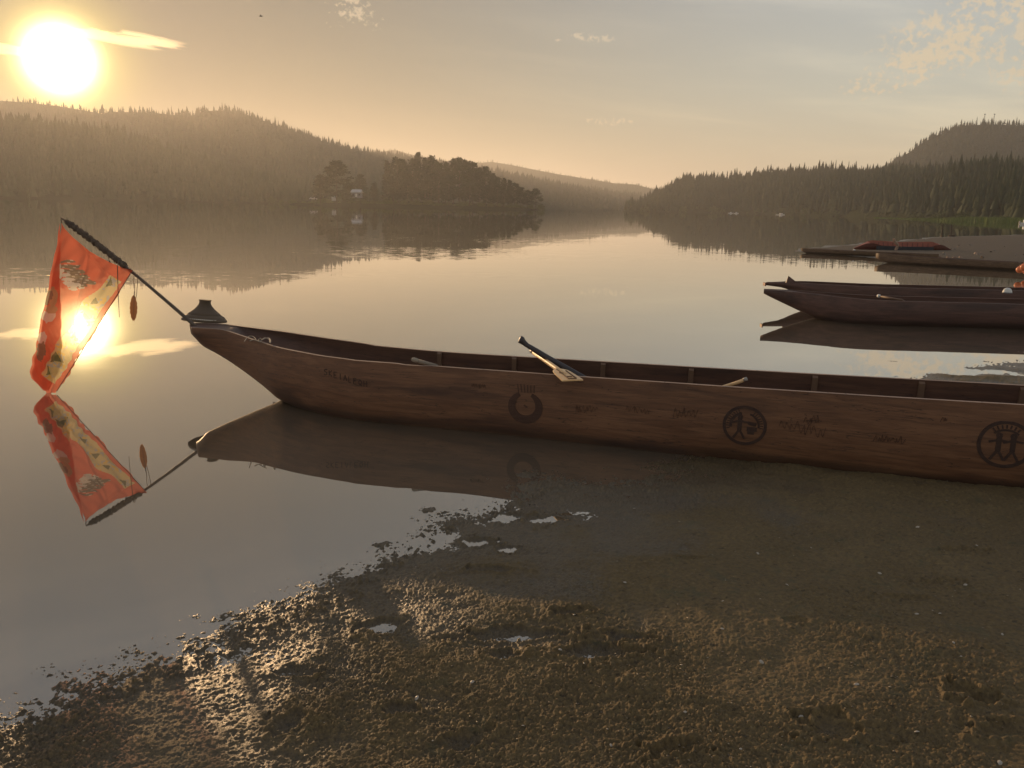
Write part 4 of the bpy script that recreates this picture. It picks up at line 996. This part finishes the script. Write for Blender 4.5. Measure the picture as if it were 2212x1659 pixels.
for j in range(nx): Fc.append((o+j, o+j+1, o+m_+j+1, o+m_+j))
npmesh('blade', rel(pd, V), Fc, [M_light], False, pd)
def bstroke(p, q, wd=.007):
    P = [c0+uB*LB*(f-.05)+sB*k*.09 for f, k in (p, q)]; d_ = P[1]-P[0]; d_ /= np.linalg.norm(d_); sd = np.cross(d_, nB)*wd/2; o = nB*.0115
    return [P[0]-sd+o, P[0]+sd+o, P[1]+sd+o, P[1]-sd+o, P[0]-sd-nB*.002, P[0]+sd-nB*.002, P[1]+sd-nB*.002, P[1]-sd-nB*.002], [(0, 1, 2, 3), (0, 4, 5, 1), (2, 6, 7, 3), (1, 5, 6, 2), (0, 3, 7, 4)]
npmesh('burned_line', *[(rel(pd, q_[0]), q_[1]) for q_ in [join(bstroke((.08, .25), (.95, .25)), bstroke((.25, -.35), (.92, -.38)), bstroke((.93, .26), (.93, -.36)), bstroke((.75, .24), (.78, -.2)), bstroke((.4, .35), (.47, .12), .012))]][0], [simple('burned_wood', (.16, .09, .05), .7)], False, pd)
a, m_2, b_ = G(1131, 741.5, .66), G(1182, 773, .555), G(1252, 813, .43)
pd = empty('black_paddle', (a+b_)/2, label='black paddle with a knob grip leaning over the far rim', cat='paddle')
cl = spline([a, a*.85+m_2*.15, a*.6+m_2*.4, m_2, m_2*.5+b_*.5, b_, b_+(b_-m_2)*.6], 6)
npmesh('shaft', *tube(rel(pd, cl), np.interp(np.linspace(0, 1, len(cl)), [0, .2, .4, .6, 1], [.015, .017, .021, .024, .026]), 12), [M_black], True, pd)
u, s_, n_, L_ = frame_along(a, m_2)
npmesh('knob_grip', *tube(rel(pd, spline([a-u*.045+n_*.012, a-u*.035+n_*.012, a-u*.01+n_*.006, a+u*.03, a+u*.06], 5)), np.interp(np.linspace(0, 1, 21), [0, .1, .35, .6, 1], [.006, .024, .030, .02, .015]), 12), [M_black], True, pd)
npmesh('blade', rel(pd, [q_+w_ for q_ in (b_, b_+(b_-m_2)*.6) for w_ in (s_*.03, s_*.07*1.2, -s_*.07, n_*.012)]), [(0, 1, 5, 4), (0, 4, 6, 2), (0, 2, 3), (1, 3, 7, 5), (2, 6, 7, 3), (4, 5, 7, 6)], [M_black], False, pd)
a, b_ = G(892, 777, .51), G(940, 791, .475)
pd = empty('grey_paddle', a, label='rounded grey paddle handle resting in the rim notch', cat='paddle'); u, s_, n_, L_ = frame_along(a, b_)
npmesh('shaft', *tube(rel(pd, [a+u*.03, a+u*.2, b_, b_+np.array([.22, .20, -.20])]), [.015, .017, .017, .017], 10), [simple('grey_wood', (.19, .155, .115), .7)], True, pd)
npmesh('rounded_grip', *tube(rel(pd, [a-u*.012, a-u*.008, a+u*.005, a+u*.03, a+u*.05]), [.003, .012, .018, .018, .015], 10), [simple('grey_wood_grip', (.24, .20, .15), .7)], True, pd)
npmesh('blade', rel(pd, [b_+np.array([.22, .20, -.20])+k for k in (s_*.05, -s_*.05, n_*.01, u*.4+s_*.07, u*.4-s_*.07, u*.4+n_*.01)]), [(0, 3, 5, 2), (2, 5, 4, 1), (0, 1, 4, 3), (3, 4, 5), (0, 2, 1)], [M_light], False, pd)
a, b_ = G(1612, 819, .50), G(1566, 838, .42)
pd = empty('wooden_pole', a, label='short pale pole end showing above the rim beside the emblem', cat='pole')
npmesh('shaft', *tube(rel(pd, [a, a*.5+b_*.5, b_+np.array([0, .10, -.02]), b_+np.array([-.35, .25, -.18])]), [.0125, .014, .0145, .0145], 10), [M_light], True, pd)
npmesh('tip_band', *tube(rel(pd, [a+(a-b_)*.03, a+(b_-a)*.12]), [.0138, .0145], 10), [simple('grey_band', (.3, .28, .25), .6)], True, pd)

# ------------------------------------------------------------------ the two dark canoes side by side
def dark_canoe(N_, F_, zk_, zi_, label, group, ribs, tipx):
    N_ = np.array(N_); F_ = np.array(F_); X2 = np.linspace(N_[0][0], N_[-1][0], 90)
    C = Canoe(X2, sm(np.interp(X2, N_[:, 0], N_[:, 1]), 3), sm(np.interp(X2, F_[:, 0], F_[:, 1]), 3), sm(np.interp(X2, N_[:, 0], N_[:, 2]), 3), sm(np.interp(X2, F_[:, 0], F_[:, 2]), 3), np.interp(X2, *zk_), np.interp(X2, *zi_), 2.5, .05, .035, 16)
    e_ = empty('dark_canoe', (X2[45], float(np.mean(N_[:, 1])), 0), label=label, cat='canoe')
    C.hull(e_, X2, M_hull2, M_hull2, M_hull2); return e_, C
n_pts = [G(1649, 626, .42), G(1722, 631, .41), G(1825, 644, .39), G(1901, 650, .38), G(2030, 653, .38), G(2212, 658, .38)]
f_pts = [G(1650, 624, .42), G(1722, 627.5, .41), G(1825, 636, .39), G(1901, 639, .38), G(2030, 642, .38), G(2212, 646, .38)]
n_pts += [np.array([10.5, 12.3, .38]), np.array([12.6, 12.5, .45])]; f_pts += [np.array([10.5, 13.1, .38]), np.array([12.6, 12.7, .45])]
dc1, DC1 = dark_canoe(n_pts, f_pts, ([4.0, 4.06, 4.8, 5.2, 12, 12.6], [.38, .34, 0., -.1, -.1, .3]), ([4.0, 4.5, 5.0, 5.6, 12, 12.6], [.41, .40, .3, .05, .05, .4]), 'nearer of two dark pointed canoes floating side by side', None, 0, 0)
k = .42
n_pts = [G(1655, 611, .40), G(1700, 610.5, .40), G(1743, 613, .40), G(1901, 621, .40), G(2212, 628.5, .40)]
f_pts = [q_+np.array([.1, w_, .0]) for q_, w_ in zip(n_pts, (.12, .4, .62, .72, .75))]
n_pts += [np.array([11.5, 14.9, .4]), np.array([13.6, 15.2, .45])]; f_pts += [np.array([11.5, 15.6, .4]), np.array([13.6, 15.4, .45])]
x0_ = n_pts[0][0]
dc2, DC2 = dark_canoe(n_pts, f_pts, ([x0_, x0_+.35, x0_+.8, x0_+1.2, 13, 13.6], [.345, .30, .12, -.08, -.1, .3]), ([x0_, x0_+.3, x0_+.8, x0_+1.4, 13, 13.6], [.39, .385, .3, .06, .05, .42]), 'farther dark canoe with a blunt snout and a horn on its bow', None, 0, 0)
g = G(1703, 611, .40)
npmesh('bow_horn', rel(dc2, [g+np.array(q_) for q_ in ((-.05, -.03, -.01), (-.05, .03, -.01), (-.01, 0, .125), (.12, -.03, .03), (.12, .03, .03), (.42, -.02, -.02), (.42, .02, -.02))]), [(0, 3, 2), (1, 2, 4), (0, 2, 1), (2, 3, 4), (3, 5, 6, 4), (0, 5, 3), (1, 4, 6), (0, 1, 6, 5)], [M_hull2], False, dc2)
g = G(1655, 612, .40)
npmesh('bow_plate', rel(dc2, boxv(g+np.array([-.01, .06, -.025]), (.02, .13, .06))[0]), boxv((0, 0, 0), (1, 1, 1))[1], [simple('red_brown_end', (.16, .06, .035), .6)], False, dc2)
a, b_ = G(1898, 640, .39), G(1955, 650.5, .37)
pd = empty('brown_paddle', a, label='brown paddle handle leaning on the rim of the nearer dark canoe', cat='paddle'); u, s_, n_, L_ = frame_along(a, b_)
npmesh('shaft', *tube(rel(pd, [a+u*.03, b_+np.array([0, .12, 0]), b_+np.array([.35, .3, -.18])]), [.017, .018, .018], 8), [M_rib], True, pd)
npmesh('end_cap', *tube(rel(pd, [a-u*.02, a-u*.015, a+u*.02, a+u*.035]), [.005, .026, .028, .018], 8), [M_white], True, pd)
npmesh('blade', rel(pd, [b_+np.array([.35, .3, -.18])+k_ for k_ in (s_*.05, -s_*.05, n_*.01, u*.4+s_*.07, u*.4-s_*.07, u*.4+n_*.01)]), [(0, 3, 5, 2), (2, 5, 4, 1), (0, 1, 4, 3), (3, 4, 5), (0, 2, 1)], [M_rib], False, pd)
g = G(2176, 631, .41)
hb = empty('white_buoy', g, label='small white domed buoy on the rim of the farther dark canoe', cat='buoy')
npmesh('dome', *lathe([(.075, -.01), (.07, .02), (.055, .05), (.03, .066), (.001, .07)], 16), [M_white], True, hb)
npmesh('band', *lathe([(.078, -.02), (.082, -.012), (.078, -.004)], 16), [M_grey], True, hb)

# ------------------------------------------------------------------ canoes drawn up at the spit
def flat_canoe(a, b_, wdt, hgt_, label, matl, rise=.06, name='plank_canoe', cat='canoe'):
    a = np.array(a, float); b_ = np.array(b_, float); u = b_-a; L_ = np.linalg.norm(u); u /= L_; s_ = np.array([-u[1], u[0], 0])
    e_ = empty(name, (a+b_)/2, label=label, cat=cat)
    V = []; n = 40; m = 9
    for i in range(n+1):
        f = i/n; k = min(f, 1-f)*2; hw = wdt/2*min(1, .12+k**.6*1.15); kz = .0 if k > .12 else (.12-k)/.12*hgt_*.7
        zg = hgt_+rise*(1-k)**3
        for j in range(m):
            t_ = math.pi*j/(m-1); c_ = -math.cos(t_); s2 = math.sin(t_)
            V.append(a+u*L_*f+s_*hw*math.copysign(abs(c_)**.7, c_)+np.array([0, 0, zg-(zg-kz+.04)*abs(s2)**.7]))
        for j in range(m)[::-1]:
            t_ = math.pi*j/(m-1); c_ = -math.cos(t_); s2 = math.sin(t_)
            V.append(a+u*L_*f+s_*max(.01, hw-.03)*math.copysign(abs(c_)**.7, c_)+np.array([0, 0, zg-min(zg-.03, (zg-kz-.02))*abs(s2)**.7*min(1, k*4)]))
    Fc = []
    for i in range(n):
        for j in range(2*m):
            Fc.append((i*2*m+j, i*2*m+(j+1) % (2*m), (i+1)*2*m+(j+1) % (2*m), (i+1)*2*m+j))
    Fc += [tuple(range(2*m))[::-1], tuple(range(n*2*m, (n+1)*2*m))]
    out_ = [f for q_, f in enumerate(Fc) if q_ >= n*2*m or (q_ % (2*m)) < m-1]; in_ = [f for q_, f in enumerate(Fc) if q_ < n*2*m and (q_ % (2*m)) >= m-1]
    V = rel(e_, V)
    npmesh('hull', V, out_, [matl], True, e_); npmesh('hull_lining', V, in_, [M_hull_in], True, e_)
    for k in (.25, .5, .75):
        c = rel(e_, [a+u*L_*k+np.array([0, 0, hgt_-.03])])[0]; bb = boxv((0, 0, 0), (.06, wdt*.95, .03)); an = math.atan2(u[1], u[0])
        npmesh('thwart', [(c[0]+q_[0]*math.cos(an)-q_[1]*math.sin(an), c[1]+q_[0]*math.sin(an)+q_[1]*math.cos(an), c[2]+q_[2]) for q_ in bb[0]], bb[1], [matl], False, e_)
    return e_
p0_ = G(1730, 547, 0); p1_ = G(2027, 561, 0)
flat_canoe(p0_, p1_, .55, .19, 'long low brown canoe lying before the red sturgeon nosed canoe', M_hull3, .02)
p0_ = G(1891, 567, 0); p1_ = np.array([19.5, 25.2, 0.])
flat_canoe(p0_, p1_, .6, .26, 'brown canoe at the spit edge with orange floats at right', M_hull3, .06)
g = G(1845, 541.5, .19); fl = empty('white_float', g, label='tiny white float on the rim of the long low canoe', cat='float')
npmesh('ball', *lathe([(.001, -.055), (.04, -.04), (.055, 0), (.04, .04), (.001, .055)], 10), [M_white], True, fl); npmesh('collar', *lathe([(.058, -.012), (.062, 0), (.058, .012)], 10), [M_grey], True, fl)
for i, (x, y, z, lab) in enumerate(((2203, 583, .22, 'left orange ball of the float cluster at the frame edge'), (2212, 577.5, .32, 'upper orange ball of the float cluster at the frame edge'), (2217, 586, .18, 'lowest orange ball of the float cluster cut by the frame edge'))):
    g = G(x, y, z); fl = empty('orange_float', g, label=lab, cat='float')
    npmesh('ball', *lathe([(.001, -.1), (.06, -.08), (.095, -.03), (.1, 0), (.095, .03), (.06, .08), (.001, .1)], 14), [simple('orange_plastic', (.62, .17, .06), .4)], True, fl)
    npmesh('collar', *lathe([(.02, .095), (.03, .11), (.02, .13)], 8), [simple('orange_collar', (.4, .1, .04), .4)], True, fl)
# red sturgeon-nosed canoe: both ends run out in low points
M_red = simple('red_skin', (.10, .030, .022), .5, .3, 3.); M_redin = simple('red_inside', (.27, .085, .055), .6, .25, 4.); M_navy = simple('navy_canvas', (.018, .02, .028), .6, .2)
cL = G(1844, 537.5, .10); cR = G(2057, 544.5, .06); u = cR-cL; u[2] = 0; Lr = np.linalg.norm(u); u /= Lr; s_ = np.array([-u[1], u[0], 0])
rc = empty('red_canoe', (cL+cR)/2*np.array([1, 1, 0]), label='red sturgeon nosed canoe with orange inside drawn up on the spit', cat='canoe')
V = []; n = 40; gz = float(ground_z(*((cL+cR)/2)[:2]))
zb_ = gz-.02
for i in range(n+1):
    f = i/n; q_ = min(f, 1-f); top = zb_+np.interp(q_, [0, .16, .2, .5], [.05, .38, .41, .36]); bot = zb_+np.interp(q_, [0, .1, .2, .5], [.0, .0, .0, 0]); hw = np.interp(q_, [0, .08, .2, .35, .5], [.02, .12, .34, .46, .5])
    c = cL*np.array([1, 1, 0])+u*Lr*f
    for k_, zz in ((-1, 1), (-.92, .5), (-.6, 0), (.6, 0), (.92, .5), (1, 1)): V.append(c+s_*hw*k_+np.array([0, 0, bot+(top-bot)*zz*(np.interp(q_, [.1, .24], [1, .52]) if k_ < 0 else 1)]))
    for k_, zz in ((.95, 1), (.85, .5), (.5, .12), (-.5, .12), (-.85, .5), (-.95, 1)):
        open_ = 1 if q_ > .17 else 0; V.append(c+s_*hw*k_+np.array([0, 0, (bot+(top-bot)*zz*(np.interp(q_, [.1, .24], [1, .52]) if k_ < 0 else 1)) if open_ else (bot+(top-bot)*(np.interp(q_, [.1, .24], [1, .52]) if k_ < 0 else 1))-.004]))
Fo = []; Fi = []
for i in range(n):
    for j in range(12):
        f4 = (i*12+j, i*12+(j+1) % 12, (i+1)*12+(j+1) % 12, (i+1)*12+j); (Fo if j < 5 or j in (5, 11) else Fi).append(f4)
Fo += [tuple(range(12))[::-1], tuple(range(n*12, n*12+12))]
V = rel(rc, V); npmesh('hull', V, Fo, [M_red], False, rc); npmesh('hull_lining', V, Fi, [M_redin], False, rc)
for i in range(9, 32, 2):
    f = i/n; c = rel(rc, [cL*np.array([1, 1, 0])+u*Lr*f])[0]; hw = np.interp(min(f, 1-f), [.2, .35, .5], [.34, .46, .5])*.86; zt = zb_+.33
    npmesh('rib', *tube([c-s_*hw+np.array([0, 0, zb_+.17]), c-s_*hw*.8+np.array([0, 0, zb_+.10]), c+np.array([0, 0, zb_+.08]), c+s_*hw*.8+np.array([0, 0, zb_+.12]), c+s_*hw+np.array([0, 0, zt])], .014, 5), [M_red], False, rc)
c = rel(rc, [cL*np.array([1, 1, 0])+u*Lr*.5-s_*.525])[0]
an = math.atan2(u[1], u[0]); bb = boxv((0, 0, 0), (Lr*.57, .05, .17))
npmesh('side_panel', [(c[0]-.12+q_[0]*math.cos(an)-q_[1]*math.sin(an), c[1]+q_[0]*math.sin(an)+q_[1]*math.cos(an), zb_+.10+q_[2]) for q_ in bb[0]], bb[1], [M_navy], False, rc)['label'] = 'dark navy strip along the near side'
dw = empty('driftwood_post', AY(1934, 534, 38.6), label='crooked weathered post standing up in the red canoe', cat='post')
pts = spline([AY(1935, 541, 38.4), AY(1938, 534, 38.4), AY(1939, 529, 38.4), AY(1933, 523, 38.4), AY(1930.5, 516, 38.4)], 4)
npmesh('stem', *tube(rel(dw, pts), np.interp(np.linspace(0, 1, len(pts)), [0, .3, .6, 1], [.07, .06, .065, .045]), 8, jitter=.3), [simple('driftwood', (.26, .17, .12), .8, .4, 6)], False, dw)
npmesh('stub', *tube(rel(dw, [pts[6], pts[6]+np.array([.18, 0, -.05])]), [.04, .02], 6), [M_rib], False, dw)
for (xb, xt, yb, yt, lab) in ((2034, 2035.5, 511.5, 486, 'left of two thin stakes standing at the back of the spit'), (2054, 2055.8, 510.5, 485, 'right of two thin stakes with a flat foot at the back of the spit')):
    g = G(xb, yb, .02); tp_ = AY(xt, yt, g[1]); st_ = empty('stake', g, label=lab, cat='stake')
    npmesh('pole', *tube(rel(st_, spline([g-np.array([0, 0, .1]), (g+tp_)/2+np.array([.02, 0, 0]), tp_], 4)), np.linspace(.06, .045, 9), 8), [M_trunk], True, st_)
    npmesh('foot', *boxv((.0, -.1, .03), (.5 if xb > 2040 else .2, .2, .12)), [M_trunk], False, st_)

# ------------------------------------------------------------------ shells and stones on the mud
M_shell = simple('shell', (.34, .30, .24), .35, .2, 60)
def shell_data(seed):
    rs = np.random.RandomState(seed); V = []; Fc = []; n = 12; m = 5
    for i in range(m):
        f = i/(m-1)
        for j in range(n):
            a = 2*math.pi*j/n; k = 1+.05*math.cos(7*a); V.append((f*math.cos(a)*k, f*.75*math.sin(a)*k, .42*(1-f*f)+.01*math.sin(a*6)))
    for i in range(m-1):
        for j in range(n): Fc.append((i*n+j, (i+1)*n+j, (i+1)*n+(j+1) % n, i*n+(j+1) % n))
    ob = npmesh('shell', V, Fc, [M_shell]); d_ = ob.data; bpy.data.objects.remove(ob); return d_
sd1 = [shell_data(1), shell_data(2)]
shell_px = [(1982, 1140), (1752, 1185), (2076, 1420), (2045, 1083), (1637, 1197), (1980, 1328), (2085, 1265), (1980, 1583), (2030, 1327), (1645, 1432), (1561, 1300), (2165, 1372), (1210, 1405), (1560, 1360), (1700, 1265), (1730, 1550),
            (1320, 1612), (1240, 1330), (1900, 1240), (1370, 1100), (2110, 1180), (1850, 1480), (1130, 1570), (900, 1510), (1480, 1540), (2060, 1390), (1350, 1260), (1600, 1620), (1020, 1475), (2160, 1650)]
def at_ground(px, py):
    g_ = G(px, py, .03)
    for _ in range(3): g_ = G(px, py, ground_z(g_[0], g_[1]))
    return g_
for i, (px, py) in enumerate(shell_px):
    g = at_ground(px, py); r_ = random.uniform(.0055, .0105)
    o = bpy.data.objects.new('shell', sd1[i % 2]); COL.objects.link(o); o.location = (g[0], g[1], g[2]+.003); o.scale = (r_, r_, r_); o.rotation_euler = (random.uniform(-.5, .5), random.uniform(-.5, .5), random.uniform(0, 6))
    tag(o, 'tiny pale shell lying on the dark mud of the near shore', 'shell', 'shells on the near mud')
M_gravel, t, p = mat('gravel_grains'); _pos = t.new('ShaderNodeNewGeometry').outputs['Position']
t.put(p.inputs['Base Color'], t.ramp(t.noise(_pos, 45., 2, .5).outputs[0], [(.3, (.05, .038, .026)), (.48, (.14, .10, .06)), (.6, (.26, .20, .12)), (.7, (.42, .36, .28))]))
p.inputs['Roughness'].default_value = .35
rs = np.random.RandomState(17); N = 9000
dd = 1.95/(1-rs.uniform(0, 1, N)*.68); aa = rs.uniform(R(-33), R(36), N); gx = dd*np.sin(aa); gy = dd*np.cos(aa); gzz, gs = mud_height(gx, gy)
k_ = (gs > -.25) & (gzz > -.004) & (rs.uniform(0, 1, N) < np.clip(.35+.9*fbm(gx*1.7, gy*1.7, 71, 3), .08, 1)); gx, gy, gzz = gx[k_], gy[k_], gzz[k_]; N = len(gx)
ico = np.array([(0, 0, 1), (.9, 0, .35), (.28, .85, .3), (-.73, .53, .4), (-.73, -.53, .25), (.28, -.85, .35), (0, 0, -.4)]); ict = np.array([(0, 1, 2), (0, 2, 3), (0, 3, 4), (0, 4, 5), (0, 5, 1), (6, 2, 1), (6, 3, 2), (6, 4, 3), (6, 5, 4), (6, 1, 5)])
sz = .0018+.0040*rs.uniform(0, 1, N)**3; an = rs.uniform(0, 6.28, N); V = ico[None]*(1+.3*rs.uniform(-1, 1, (N, 7, 1)))*sz[:, None, None]*np.array([1, 1, .75])
V = np.stack([V[..., 0]*np.cos(an)[:, None]-V[..., 1]*np.sin(an)[:, None]+gx[:, None], V[..., 0]*np.sin(an)[:, None]+V[..., 1]*np.cos(an)[:, None]+gy[:, None], V[..., 2]+gzz[:, None]+.001], 2).reshape(-1, 3)
tag(npmesh('gravel', V, (ict[None]+(np.arange(N)*7)[:, None, None]).reshape(-1, 3), M_gravel, False), 'fine wet gravel grains strewn over the near mud', 'gravel', kind='stuff')
M_stone = simple('pebble', (.15, .12, .09), .5, .3, 20)
# lumps of debris on the spit
rs = np.random.RandomState(31)
for i in range(46):
    x = rs.uniform(1950, 2225); y = rs.uniform(516, 558); g = at_ground(x, y)
    if g[1] < 28 or ground_z(g[0], g[1]) < .03: continue
    r_ = rs.uniform(.04, .13); n = 7; V = [(math.cos(2*math.pi*j/n)*rs.uniform(.7, 1.3), math.sin(2*math.pi*j/n)*rs.uniform(.4, .8), -.2) for j in range(n)]+[(math.cos(2*math.pi*j/n)*.5, math.sin(2*math.pi*j/n)*.35, rs.uniform(.3, .6)) for j in range(n)]
    o = npmesh('driftwood_lump', np.array(V)*r_, [(j, (j+1) % n, n+(j+1) % n, n+j) for j in range(n)]+[tuple(range(n, 2*n))], [random.choice([M_stone, M_trunk, M_rim])], False)
    o.location = (g[0], g[1], g[2]); o.rotation_euler = (0, 0, rs.uniform(0, 6)); tag(o, 'small dark lump of debris on the sand spit', 'debris', 'debris on the sand spit')

# ------------------------------------------------------------------ haze over the river
Hm = bpy.data.materials.new('haze'); Hm.use_nodes = True; t = NT(Hm.node_tree); t.n.clear()
ho = t.new('ShaderNodeOutputMaterial'); pv = t.new('ShaderNodeVolumePrincipled')
pv.inputs['Color'].default_value = (.93, .93, .93, 1); pv.inputs['Density'].default_value = .00024; pv.inputs['Anisotropy'].default_value = .52
t.l.new(pv.outputs[0], ho.inputs['Volume'])
bb = boxv((0, 3400, 93.5), (17000, 9000, 193))
tag(npmesh('haze', bb[0], bb[1], [Hm], False), 'warm thin haze over river and hills', 'haze', kind='stuff')
